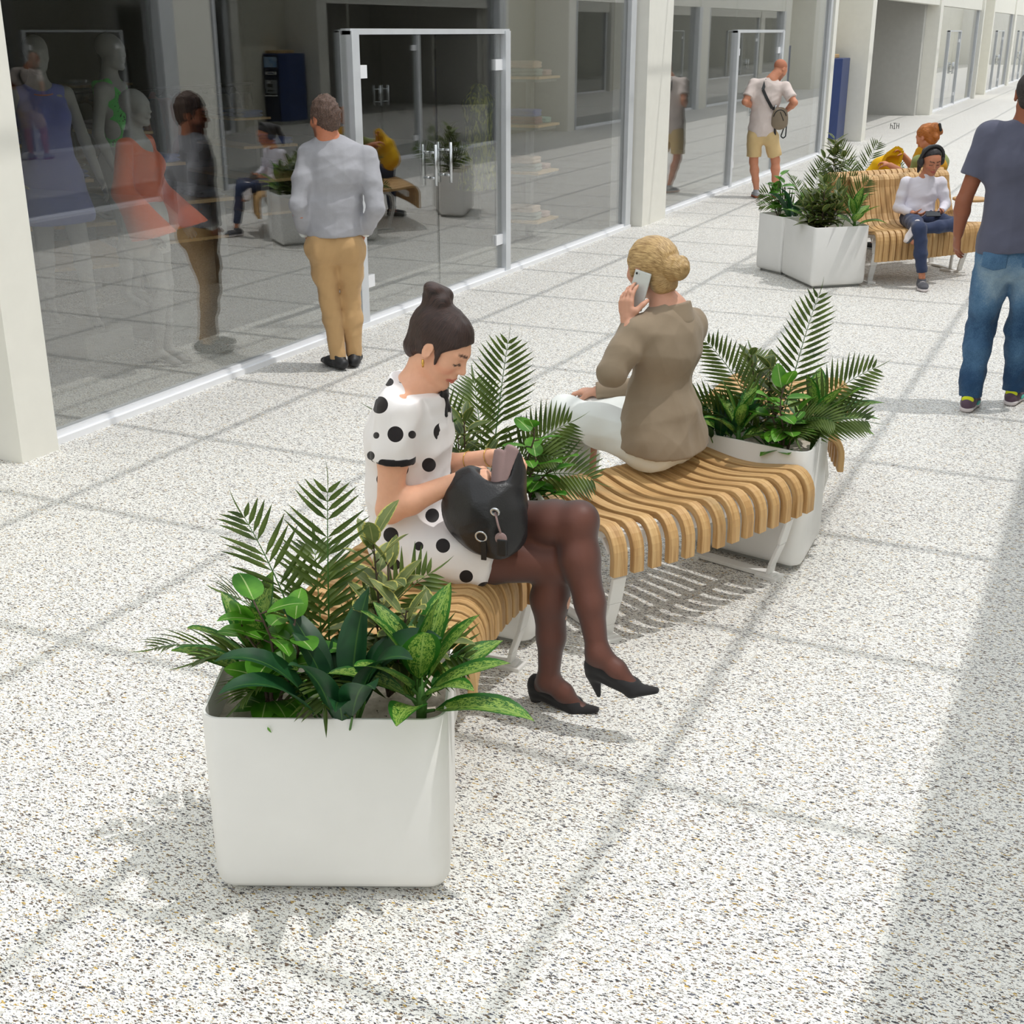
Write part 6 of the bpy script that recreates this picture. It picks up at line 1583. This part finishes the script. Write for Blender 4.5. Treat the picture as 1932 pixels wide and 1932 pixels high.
    S.ell(c+ZUP*.055+x*.02-n_*.05, (.085,.07,.045), np.stack([x,n_,ZUP],1), .015, 's')
    obj('bag_body', S.mesh('bag', .007, 2, folds(.006, 26, 3, (0,0,1))), M['yellow_canvas'], b)
    m = MB(); pts = [c-x*.10+ZUP*.04-n_*.06, c-x*.06+ZUP*.12-n_*.06, top-x*.02+ZUP*.03-n_*.03, top+x*.035+ZUP*.0-n_*.04, c+x*.08+ZUP*.04-n_*.06]
    for u, v in zip(pts[:-1], pts[1:]): m.bar(tuple(u), tuple(v), .03, .006, up=tuple(-n_))
    obj('handle', m.mesh('handle'), M['yellow_canvas'], b)
redhead()
# little side table fixed between the far benches
t = empty('side_table', (-1.27,12.75,0), 'small round oak side table on a white post at the far bench', 'table')
m = MB(); m.lathe((-1.27,12.75,.63), [(.14,0),(.155,.006),(.155,.022),(.14,.028)], 28); obj('table_top', m.mesh('top', True, True), M['oak'], t)
m = MB(); m.tube([(-1.36,12.62,.0),(-1.345,12.64,.3),(-1.30,12.70,.62)], .014, 10); m.lathe((-1.36,12.62,0), [(.09,0),(.09,.012)], 20); obj('post', m.mesh('post', True), M['white_metal'], t)
# ---------------------------------------------------------------- shop window figures
M['dress_blue'] = cloth('periwinkle_crepe', (112,120,186), .04); M['orange_cloth'] = cloth('coral_orange_crepe', (214,92,34), .04)
M['grey_skirt'] = cloth('pale_grey_skirt_cloth', (176,174,170), .03); M['copper_trim'] = plain('copper_trim', (190,116,86), .5)
def mk_speck():
    t = NT('green_cloth_black_specks'); co = t.coord()
    v = t.n('ShaderNodeTexVoronoi'); v.inputs['Scale'].default_value = 55
    t.l(t.mix(.03, co, t.noise(co, 40)[1], 'LINEAR_LIGHT'), v.inputs['Vector'])
    s = t.n('ShaderNodeSeparateColor'); t.l(v.outputs['Color'], s.inputs[0])
    m = t.math('MULTIPLY', t.math('LESS_THAN', v.outputs['Distance'], .34), t.math('LESS_THAN', s.outputs[0], .5))
    t.principled(t.mix(m, lin((84,196,90)), lin((20,26,20))), .7)
    return t.mat
M['green_speck'] = mk_speck()

def figure(pos, f, Ht, label, head_yaw=0.0, arms=None, legs=None):
    """a standing, tip-toed shop mannequin in local joints scaled to its height"""
    s = Ht/1.79; f = unit(np.array([f[0], f[1], 0])); r = np.cross(f, ZUP); p0 = np.array(pos, float)
    def L(x, y, z): return p0 + (r*x + f*y + ZUP*z)*s
    J = dict(pelvis=L(0,0,1.0), waist=L(0,.01,1.13), chest=L(0,.0,1.31), neck=L(0,-.02,1.50), head=L(0,.01,1.665))
    for q, g in (('L',-1), ('R',1)):
        J['sh'+q] = L(g*.165,-.015,1.435); a = (arms or {}).get(q, ((.225,-.04,1.165), (.235,.06,.93)))
        J['el'+q] = L(g*a[0][0], a[0][1], a[0][2]); J['wr'+q] = L(g*a[1][0], a[1][1], a[1][2])
        b = (legs or {}).get(q, ((.09,.03,.53), (.085,-.02,.13)))
        J['hip'+q] = L(g*.085,.0,.95); J['kn'+q] = L(g*b[0][0], b[0][1], b[0][2]); J['an'+q] = L(g*b[1][0], b[1][1], b[1][2])
    root = empty('mannequin', tuple(p0), label, 'mannequin', 'mannequins in the clothes shop window')
    hf = unit(f*math.cos(head_yaw)+r*math.sin(head_yaw)); HR = frame(hf, ZUP)
    S = Solid(); head_solid(S, J['head'], HR, s*.97, neck=J['neck'], ears=False)
    S.loft([J['pelvis'], J['waist'], J['chest'], hip_mid(J['chest'],J['neck'],.55), J['neck']-ZUP*.01], [(.155*s,.105*s),(.115*s,.085*s),(.14*s,.098*s),(.125*s,.078*s),(.055*s,.05*s)], r, .05)
    S.cone(J['shL']+r*.02, J['shR']-r*.02, .045*s, .045*s, .05)
    for g in (-1, 1): S.ell(J['chest']+f*.062*s+r*g*.068*s-ZUP*.01, (.056*s,)*3, None, .04); S.ell(J['pelvis']-f*.05*s+r*g*.07*s-ZUP*.04, (.085*s,)*3, None, .05)
    for q in 'LR':
        sh, el, wr = J['sh'+q], J['el'+q], J['wr'+q]; hi, kn, an = J['hip'+q], J['kn'+q], J['an'+q]
        S.limb([sh, el], [.043*s,.035*s], .025); S.limb([el, hip_mid(el,wr,.3), wr], [.035*s,.034*s,.023*s], .02)
        hand_solid(S, wr, unit(unit(wr-el)+f*.1), r*(1 if q == 'L' else -1), f, .95*s, (.2,.25,.3,.35), th=.2)
        S.limb([hi, hip_mid(hi,kn,.5), kn], [.088*s,.075*s,.054*s], .03); S.limb([kn, hip_mid(kn,an,.3)-f*.012, hip_mid(kn,an,.65), an], [.05*s,.052*s,.04*s,.031*s], .025)
        to = an+f*.10*s-ZUP*.095*s; S.limb([an-f*.015*s-ZUP*.02, to], [.030*s,.028*s], .02); S.flat(to, to+f*.05*s-ZUP*.012, (.034*s,.017*s), (.026*s,.011*s), r, .02)
    return root, S, J, f, r, s

def finish_figure(root, S):
    obj('body', S.mesh('mannequin', .0085, 2), M['mannequin'], root)

def plinth_block(x, y, label):
    t = obj('display_plinth', MB().box((x-.28, y-.24, 0), (x+.28, y+.24, .165)).mesh('plinth'), M['grey_metal'])
    bevel(tag(t, label, 'plinth'), .01)
plinth_block(-6.46, 6.70, 'low grey plinth under the mannequin in the blue dress'); plinth_block(-6.50, 7.42, 'low grey plinth under the mannequin in the green top')
root, S, J, f, r, s = figure((-6.50, 6.66, .17), (.86,-.5), 1.92, 'grey mannequin in a short periwinkle blue dress at the left end of the shop window', .1,
     arms=dict(L=((.25,-.05,1.16),(.30,.03,.92)), R=((.22,-.06,1.17),(.22,.05,.94))), legs=dict(L=((.10,.11,.54),(.12,.14,.135)), R=((.08,-.02,.54),(.07,-.12,.15))))
finish_figure(root, S)
D = Solid(); D.loft([J['pelvis']-ZUP*.30, J['pelvis']-ZUP*.05, J['waist'], J['chest'], hip_mid(J['chest'],J['neck'],.6)], [(.25*s,.18*s),(.19*s,.135*s),(.138*s,.108*s),(.158*s,.118*s),(.115*s,.085*s)], r, .06)
for g in (-1,1): D.ell(J['chest']+f*.07*s+r*g*.07*s, (.066*s,)*3, None, .05)
D.cone(J['shL']+r*.045, J['shR']-r*.045, .052*s, .052*s, .05); D.cut(J['pelvis']-ZUP*.33*s, -ZUP)
for g in (-1,1): D.cut(J['chest']+r*g*.165*s, r*g+ZUP*.0) if False else None
D.ell(J['neck']+f*.03+ZUP*.02, (.075*s,.075*s,.07*s), None, .01, 's')
dr = obj('dress', D.mesh('dress', .009, 2, folds(.004, 20, 3, (0,0,1))), M['dress_blue'], root)
m = MB(); c = J['neck']+f*.03-ZUP*.022; m.tube([c+(r*math.cos(t)*.088+f*math.sin(t)*.07-ZUP*(.02+.025*math.sin(t)))*s for t in np.linspace(0, 2*PI, 26)], .005, 5, cap=False); obj('neck_trim', m.mesh('trim', True), M['copper_trim'], dr)

root, S, J, f, r, s = figure((-6.54, 7.40, .17), (.93,.32), 1.93, 'grey mannequin in a speckled green top, behind the one in orange', .25)
finish_figure(root, S)
D = Solid(); D.loft([J['waist']-ZUP*.10, J['waist'], J['chest']+ZUP*.02], [(.15*s,.112*s),(.122*s,.093*s),(.15*s,.112*s)], r, .05)
for g in (-1,1): D.ell(J['chest']+f*.067*s+r*g*.068*s-ZUP*.008, (.064*s,)*3, None, .04)
for g in (-1,1):
    D.limb([J['chest']+f*.085*s+r*g*.07*s+ZUP*.05, J['neck']+r*g*.085*s-ZUP*.025+f*.02, J['neck']+r*g*.075*s-ZUP*.04-f*.07, J['chest']-f*.095*s+r*g*.02], [.034*s,.024*s,.024*s,.03*s], .02)
    D.ell(J['waist']+r*g*.14*s+ZUP*.06, (.05*s,.09*s,.06*s), np.stack([r,f,ZUP],1), .01, 's')
D.cut(J['waist']-ZUP*.09, -ZUP); obj('crop_top', D.mesh('top', .008, 2), M['green_speck'], root)
D = Solid(); D.loft([J['waist']-ZUP*.04, J['pelvis']-ZUP*.03], [(.145*s,.105*s),(.18*s,.13*s)], r, .05)
for q in 'LR': D.cone(J['hip'+q], J['kn'+q], .108*s, .09*s, .05, clip=[(hip_mid(J['hip'+q],J['kn'+q],.45), -ZUP)])
D.cut(J['waist']-ZUP*.05, ZUP); obj('shorts', D.mesh('shorts', .009, 2), M['grey_skirt'], root)

root, S, J, f, r, s = figure((-5.70, 6.62, .0), (.95,.28), 1.775, 'grey mannequin in a coral orange top with bell sleeves, closest to the glass', .12,
     arms=dict(L=((.23,.0,1.15),(.25,.14,.93)), R=((.22,-.03,1.16),(.235,.12,.93))), legs=dict(L=((.085,.06,.53),(.06,.05,.13)), R=((.07,.09,.53),(.04,.02,.13))))
finish_figure(root, S)
D = Solid(); D.loft([J['waist']-ZUP*.03, J['chest'], hip_mid(J['chest'],J['neck'],.5)], [(.145*s,.115*s),(.158*s,.118*s),(.135*s,.092*s)], r, .06)
for g in (-1,1): D.ell(J['chest']+f*.07*s+r*g*.07*s, (.066*s,)*3, None, .05)
D.cone(J['shL']+r*.03, J['shR']-r*.03, .056*s, .056*s, .05)
for q in 'LR':
    sh, el, wr = J['sh'+q], J['el'+q], J['wr'+q]; d2 = unit(wr-el)
    E_ = Solid(); E_.cone(sh, el, .056*s, .066*s, .03); E_.cone(el, wr+d2*.10, .064*s, .150*s, .03, clip=[(wr+d2*.045, unit(d2*.6-ZUP))])
    obj('bell_sleeve', E_.mesh('sleeve', .0085, 2, folds(.004, 24, 6, (0,0,1))), M['orange_cloth'], root)
D.cut(J['waist']-ZUP*.045, -ZUP); D.ell(J['neck']+f*.05+ZUP*.0, (.10*s,.115*s,.13*s), np.stack([r,f,ZUP],1), .012, 's')
obj('bell_sleeve_top', D.mesh('top', .0085, 2, folds(.004, 24, 6, (0,0,1))), M['orange_cloth'], root)
D = Solid(); D.loft([J['waist']-ZUP*.02, J['pelvis']-ZUP*.02, J['pelvis']-ZUP*.24], [(.132*s,.098*s),(.178*s,.130*s),(.185*s,.135*s)], r, .05); D.cut(J['pelvis']-ZUP*.25, -ZUP); D.cut(J['waist']-ZUP*.02, ZUP)
obj('skirt', D.mesh('skirt', .009, 2), M['grey_skirt'], root)

# ---------------------------------------------------------------- shop fittings and stock
GW = 'tables of folded clothes in the shop'
M['grey_panel'] = plain('grey_steel_panel', (120,120,120), .5, .2)
FC = {k: cloth('folded_'+k, c, .12, weave=500, bump=.3) for k, c in dict(jean=(66,92,160), slate=(92,96,108), plum=(110,80,92), sand=(206,176,150), sage=(146,156,146), pinkish=(196,158,146), blue=(70,84,176), red=(140,56,54), mint=(140,186,174)).items()}
def folded(x, y, z, w, d, h, rz, mat, label, group, name='folded_jeans', cat='clothes'):
    S_ = Solid(); a = np.array([math.cos(rz), math.sin(rz), 0]); b2 = np.array([-a[1], a[0], 0]); c = np.array([x, y, z])
    n_ = 2
    for k in range(n_):
        hh = h/n_; S_.flat(c-a*(w/2-.03)+ZUP*(hh*(k+.5)), c+a*(w/2-.03)+ZUP*(hh*(k+.5)), (d/2,hh*.56), (d/2*.96,hh*.56), b2, .006)
    S_.cut((x,y,z+.001), -ZUP)
    return tag(obj(name, S_.mesh('folded', .011, 1, folds(.002, 60, int(x*10) % 7)), FC[mat]), label, cat, group)
def display_table(x0, y0, rz, label, stock, k):
    t = empty('display_table', (x0, y0, 0), label, 'table', GW); a = V((math.cos(rz), math.sin(rz), 0)); b2 = V((-a.y, a.x, 0)); o = V((x0, y0, 0))
    def blk(u0, u1, v0, v1, z0, z1): 
        m = MB(); vs = [o+a*u+b2*v for u, v in ((u0,v0),(u1,v0),(u1,v1),(u0,v1))]; m.prism([(p.x,p.y) for p in vs], z0, z1); return m
    obj('table_top', blk(0,1.5,0,.9,.72,.75).mesh('top'), M['tan_wood'], t)
    obj('riser_shelf', blk(.25,1.25,.30,.9,1.02,1.045).mesh('shelf'), M['tan_wood'], t); obj('riser_shelf', blk(.4,1.1,.5,.9,1.28,1.30).mesh('shelf'), M['tan_wood'], t)
    obj('lower_shelf', blk(.05,1.45,.05,.85,.40,.425).mesh('shelf'), M['tan_wood'], t)
    for (u, v) in ((.06,.06),(1.36,.06),(1.36,.76),(.06,.76)): obj('leg', blk(u,u+.09,v,v+.09,0,.72).mesh('leg'), M['grey_panel'], t)
    obj('riser_panel', blk(.45,1.05,.62,.66,.75,1.28).mesh('panel'), M['grey_panel'], t)
    names = []
    for i, (u, v, z, mt, where) in enumerate(stock):
        p = o+a*u+b2*v; folded(p.x, p.y, z, .38, .27, .07, rz+.03*i, mt, where, 'folded jeans on the shop tables')
c0 = ('on the left shop table', 'on the middle shop table')
def stock(where): return [
    (.25,.16,.75,'slate','folded slate trousers at the near left corner %s' % where), (.72,.16,.75,'slate','folded slate trousers at the middle of the near edge %s' % where), (1.2,.16,.75,'slate','folded slate trousers at the near right corner %s' % where),
    (.45,.46,1.045,'jean','folded blue jeans at the left of the first raised shelf %s' % where), (.95,.46,1.045,'jean','folded blue jeans at the right of the first raised shelf %s' % where),
    (.6,.70,1.30,'jean','folded blue jeans at the left of the top shelf %s' % where), (.95,.70,1.30,'plum','folded plum jumper at the right of the top shelf %s' % where)]
display_table(-6.75, 7.85, 2.55, 'tiered pale wood table of folded jeans behind the mannequins', stock('behind the mannequins'), 0)
display_table(-7.0, 9.3, 2.75, 'tiered pale wood table of folded jeans left of the sweater man', stock('left of the sweater man'), 1)
display_table(-7.2, 11.3, 2.7, 'tiered pale wood table of folded clothes behind the glass door', stock('behind the glass door'), 2)

# tiered stand by the glass
t = empty('display_stand', (-5.72,12.72,0), 'four-tier wooden stand of folded clothes close to the glass, right of the door', 'shelf')
m = MB(); m.box((-5.75,12.68,0), (-5.69,12.76,1.62)); obj('post', m.mesh('post'), M['grey_panel'], t)
ST = [(.20,('sage','sand','pinkish')), (.70,('sage','sand','pinkish')), (1.17,('red','blue','mint')), (1.64,('sage','sand','pinkish'))]
nm = ('lowest', 'second lowest', 'second highest', 'top')
for i, (z, cs) in enumerate(ST):
    m = MB(); m.box((-5.93,12.45,z), (-5.50,13.0,z+.025)); bevel(obj('tier', m.mesh('tier'), M['tan_wood'], t), .005)
    m = MB(); m.box((-5.90,12.48,z-.03), (-5.53,12.97,z)); obj('tier_bracket', m.mesh('br'), M['grey_panel'], t)
    folded(-5.72,12.62,z+.025,.34,.25,.075,0.1,cs[0],'folded %s garment at the bottom of the pile on the %s tier' % (cs[0],nm[i]),'folded clothes on the tiered stand','folded_garment')
    folded(-5.73,12.62,z+.10,.33,.24,.075,0.0,cs[1],'folded %s garment lying on another on the %s tier' % (cs[1],nm[i]),'folded clothes on the tiered stand','folded_garment')
    folded(-5.72,12.88,z+.025,.33,.2,.06,0.05,cs[2],'folded %s garment at the far end of the %s tier' % (cs[2],nm[i]),'folded clothes on the tiered stand','folded_garment')
# wall shelf of shoes and rail of coats at the back
t = empty('shoe_rack', (-10.9,11.2,0), 'wooden wall rack of shoes at the back of the shop, left', 'shelf')
for z in (.55,.92,1.5): obj('rack_shelf', MB().box((-11.2,9.9,z), (-10.75,12.5,z+.03)).mesh('sh'), M['tan_wood'], t)
for y in (9.9,12.47): obj('rack_side', MB().box((-11.2,y,0), (-10.75,y+.03,1.9)).mesh('sd'), M['dark_wood'], t)
T = Solid(); d = np.array([1.,0,0]); b0 = np.array([0.,0,0])
T.flat(b0-d*.07+ZUP*.045, b0+d*.09+ZUP*.03, (.032,.038), (.042,.028), np.array([0,1.,0]), .02); T.flat(b0+d*.09+ZUP*.03, b0+d*.16+ZUP*.02, (.04,.026), (.026,.016), np.array([0,1.,0]), .02); T.ell(b0-d*.03+ZUP*.10, (.05,.024,.035), None, .01, 's'); T.cut((0,0,.001), -ZUP)
sm = T.mesh('shoe', .008, 1); M['brown_leather'] = plain('brown_leather', (96,56,44), .5); sm.materials.append(M['brown_leather'])
i = 0
for z in (.58,.95):
    for k in range(12):
        o = bpy.data.objects.new('brown_shoe', sm); COL.objects.link(o); o.location = (-10.95, 10.1+.2*k, z)
        tag(o, 'brown shoe on the wooden wall rack at the back of the shop', 'shoe', 'brown shoes on the wall rack')
t = empty('clothes_rail', (-10.6,14.0,0), 'black rail hung with dark coats along the back of the shop', 'clothes rail')
m = MB(); m.tube([(-9.9,9.0,1.50),(-9.9,13.7,1.50)], .014, 8); obj('rail', m.mesh('rail', True), M['black'], t)
for y in (9.05,13.65): m = MB(); m.tube([(-9.9,y,0),(-9.9,y,1.52)], .014, 8); m.box((-10.15,y-.02,0),(-9.65,y+.02,.02)); obj('upright', m.mesh('up', True), M['black'], t)
protos = []
for mt, c in (('charcoal',(58,58,60)), ('brown',(92,70,58)), ('navy',(52,60,78)), ('rust',(150,72,52)), ('grey',(110,108,106))):
    S_ = Solid(); X = np.array([1.,0,0]); o0 = np.array([0,0,0.])
    S_.flat(o0-ZUP*.12, o0-ZUP*.78, (.20,.03), (.24,.045), X, .03); S_.cone(o0-X*.20-ZUP*.10, o0+X*.20-ZUP*.10, .035, .035, .04); S_.cone(o0-ZUP*.10, o0-ZUP*.03, .06, .035, .03)
    for g in (-1,1): S_.limb([o0+X*g*.2-ZUP*.11, o0+X*g*.25-ZUP*.4, o0+X*g*.25-ZUP*.62], [.045,.045,.04], .03)
    S_.cut(o0-ZUP*.79, -ZUP)
    protos.append((mt, S_.mesh('coat', .014, 1, folds(.006, 22, 3, (0,0,1))), cloth('coat_'+mt, c, .08)))
    protos[-1][1].materials.append(protos[-1][2])
m = MB(); m.tube([(0,0,-.02),(0,0,.0),(.012,0,.028),(0,0,.04)], .003, 5); m.tube([(-.18,0,-.09),(0,0,-.02),(.18,0,-.09)], .005, 5); hm = m.mesh('hanger', True); hm.materials.append(M['black'])
for k in range(20):
    mt, me, _ = protos[(k*7 + k//3) % 5]
    r0 = empty('hanging_coat', (-9.9, 9.3+.21*k, 1.47), '%s coat hanging on the black rail at the back of the shop' % mt, 'coat', 'coats on the rail at the back, %s' % mt)
    for n_, mesh_ in (('coat', me), ('hanger', hm)):
        o = bpy.data.objects.new(n_, mesh_); COL.objects.link(o); o.parent = r0
# patterned dress on a stand behind the tiered one
t = empty('dress_stand', (-6.6,13.3,0), 'long yellow-green leaf-patterned dress on a stand behind the tiered shelf', 'dress')
def mk_leafy():
    t_ = NT('leaf_print'); co = t_.coord(); n_ = t_.noise(t_.mapping(co, (26,26,9)), 1.0, 3, .6, 1.0)[0]
    t_.principled(t_.ramp(n_, [(.42, lin((58,74,44))), (.5, lin((110,128,48))), (.6, lin((196,200,96)))]), .8); return t_.mat
M['leafy'] = mk_leafy()
S_ = Solid(); c = np.array([-6.6,13.3,0]); X = np.array([.7,.7,0]); S_.loft([c+ZUP*.45, c+ZUP*1.05, c+ZUP*1.35, c+ZUP*1.5], [(.26,.15),(.15,.10),(.18,.11),(.10,.06)], X, .05); S_.cut(c+ZUP*.42, -ZUP)
obj('dress', S_.mesh('dress', .012, 2, folds(.008, 18, 3, (0,0,1))), M['leafy'], t)
m = MB(); m.tube([tuple(c), tuple(c+ZUP*1.6)], .014, 8); m.lathe(tuple(c), [(.17,0),(.17,.015),(.02,.03)], 20); obj('stand', m.mesh('st', True), M['black'], t)

# ---------------------------------------------------------------- cash machine in the recess
M['atm_blue'] = plain('dark_blue_steel', (44,62,112), .4, .1, var=.03); M['atm_dark'] = plain('navy_fascia', (26,34,62), .4); M['atm_grey'] = plain('grey_fascia', (150,156,164), .4, .2)
def mk_screen():
    t = NT('lit_blue_screen'); co = t.coord(); n_ = t.noise(co, 9, 2)[0]
    p = t.principled((.02,.03,.05,1), .3); c = t.ramp(n_, [(.4, lin((120,170,214))), (.6, lin((190,214,232)))])
    t.l(c, p.inputs['Emission Color']); p.inputs['Emission Strength'].default_value = .45; return t.mat
M['atm_screen'] = mk_screen()
t = empty('cash_machine', (-5.56,26.8,0), 'tall dark blue cash machine in the wall recess beyond the man in shorts', 'cash machine')
m = MB(); m.prism([(-5.86,26.35),(-5.42,26.35),(-5.29,26.52),(-5.29,27.25),(-5.86,27.25)], .09, 1.60); bevel(obj('cabinet', m.mesh('cab'), M['atm_blue'], t), .012)
m = MB(); m.prism([(-5.84,26.38),(-5.44,26.38),(-5.32,26.54),(-5.32,27.2),(-5.84,27.2)], 0, .09); obj('plinth', m.mesh('pl'), M['grey_metal'], t)
m = MB(); m.box((-5.84,26.335,.12), (-5.44,26.352,1.57)); fr = obj('fascia', m.mesh('fa'), M['atm_dark'], t)
m = MB(); m.box((-5.81,26.325,1.30), (-5.47,26.337,1.53)); obj('top_screen', m.mesh('ts'), M['atm_screen'], fr)
m = MB(); m.box((-5.79,26.322,1.14), (-5.50,26.337,1.20)); obj('logo_strip', m.mesh('ls'), M['sill'], fr)
m = MB(); m.box((-5.74,26.318,1.155), (-5.56,26.324,1.185)); obj('logo_strip_mark', m.mesh('lm'), M['atm_blue'], fr)
m = MB(); m.box((-5.80,26.30,.72), (-5.49,26.337,1.02)); k_ = obj('keypad_panel', m.mesh('kp'), M['atm_grey'], fr)
m = MB(); m.box((-5.74,26.292,.86), (-5.60,26.302,.93)); m.box((-5.75,26.292,.76), (-5.55,26.302,.80)); obj('card_slot', m.mesh('cs'), M['black'], k_)
m = MB()
for a_ in range(3):
    for b_ in range(4): m.box((-5.74+.035*a_,26.294,.945+.018*b_), (-5.715+.035*a_,26.301,.958+.018*b_))
obj('keys', m.mesh('keys'), M['sill'], k_)
m = MB(); m.box((-5.80,26.24,.66), (-5.49,26.337,.68)); obj('cash_tray', m.mesh('ct'), M['sill'], fr)
m = MB(); m.box((-5.82,26.40,1.60), (-5.48,27.1,1.67)); bevel(obj('top_light_box', m.mesh('tb'), M['tan_wood'], t), .01)
c2 = copy_thing(t, (OX+.48, 48.6, 0), None, label='dark blue cash machine mirrored in the glass, across the mall')
m = MB(); o_ = V((-5.02, 31.2, .01)); e_ = V((.906,.42,0))
def stroke(u0, z0, u1, z1): m.bar(o_+e_*u0+V((0,0,z0)), o_+e_*u1+V((0,0,z1)), .012, .010, up=(-.42,.906,0))
for u, h in ((0,.12),(.045,.07)): stroke(u, 0, u, h)
stroke(0, .07, .045, .07)
stroke(.06, .12, .12, .12); stroke(.09, 0, .09, .12); stroke(.07, .0, .11, .0)
for u in (.14, .19): stroke(u, 0, u, .12)
stroke(.14, .06, .19, .06)
tag(obj('lettering_mark', m.mesh('mark'), M['black']), 'tiny dark letters hTH at floor level before the open grey passage', 'lettering')
# ---------------------------------------------------------------- light and camera
sun = bpy.data.lights.new('sun', 'SUN'); sun.energy = 1.7; sun.angle = math.radians(.7); sun.color = (1.0, .975, .94)
so = bpy.data.objects.new('sun', sun); COL.objects.link(so)
so.rotation_euler = SUN.to_track_quat('Z', 'Y').to_euler(); so.location = (2, 5, 12)
w = bpy.data.worlds.new('sky'); bpy.context.scene.world = w; w.use_nodes = True
bg = w.node_tree.nodes['Background']; bg.inputs[0].default_value = (.93, .97, 1.0, 1); bg.inputs[1].default_value = 1.32
cam = bpy.data.cameras.new('camera'); cam.lens = 45.0; cam.sensor_width = 36.0; cam.clip_end = 400
co = bpy.data.objects.new('camera', cam); COL.objects.link(co)
co.location = (0, 0, 2.1); co.rotation_euler = (PI/2 - .3596, 0, .436)
sc = bpy.context.scene
sc.camera = co
sc.view_settings.view_transform = 'Standard'; sc.view_settings.look = 'None'
sc.view_settings.gamma = 1.0; sc.view_settings.exposure = 0.0; sc.view_settings.use_curve_mapping = False
sc.cycles.max_bounces = 10; sc.cycles.diffuse_bounces = 4; sc.cycles.glossy_bounces = 4; sc.cycles.transparent_max_bounces = 14
sc.cycles.caustics_reflective = False; sc.cycles.caustics_refractive = False
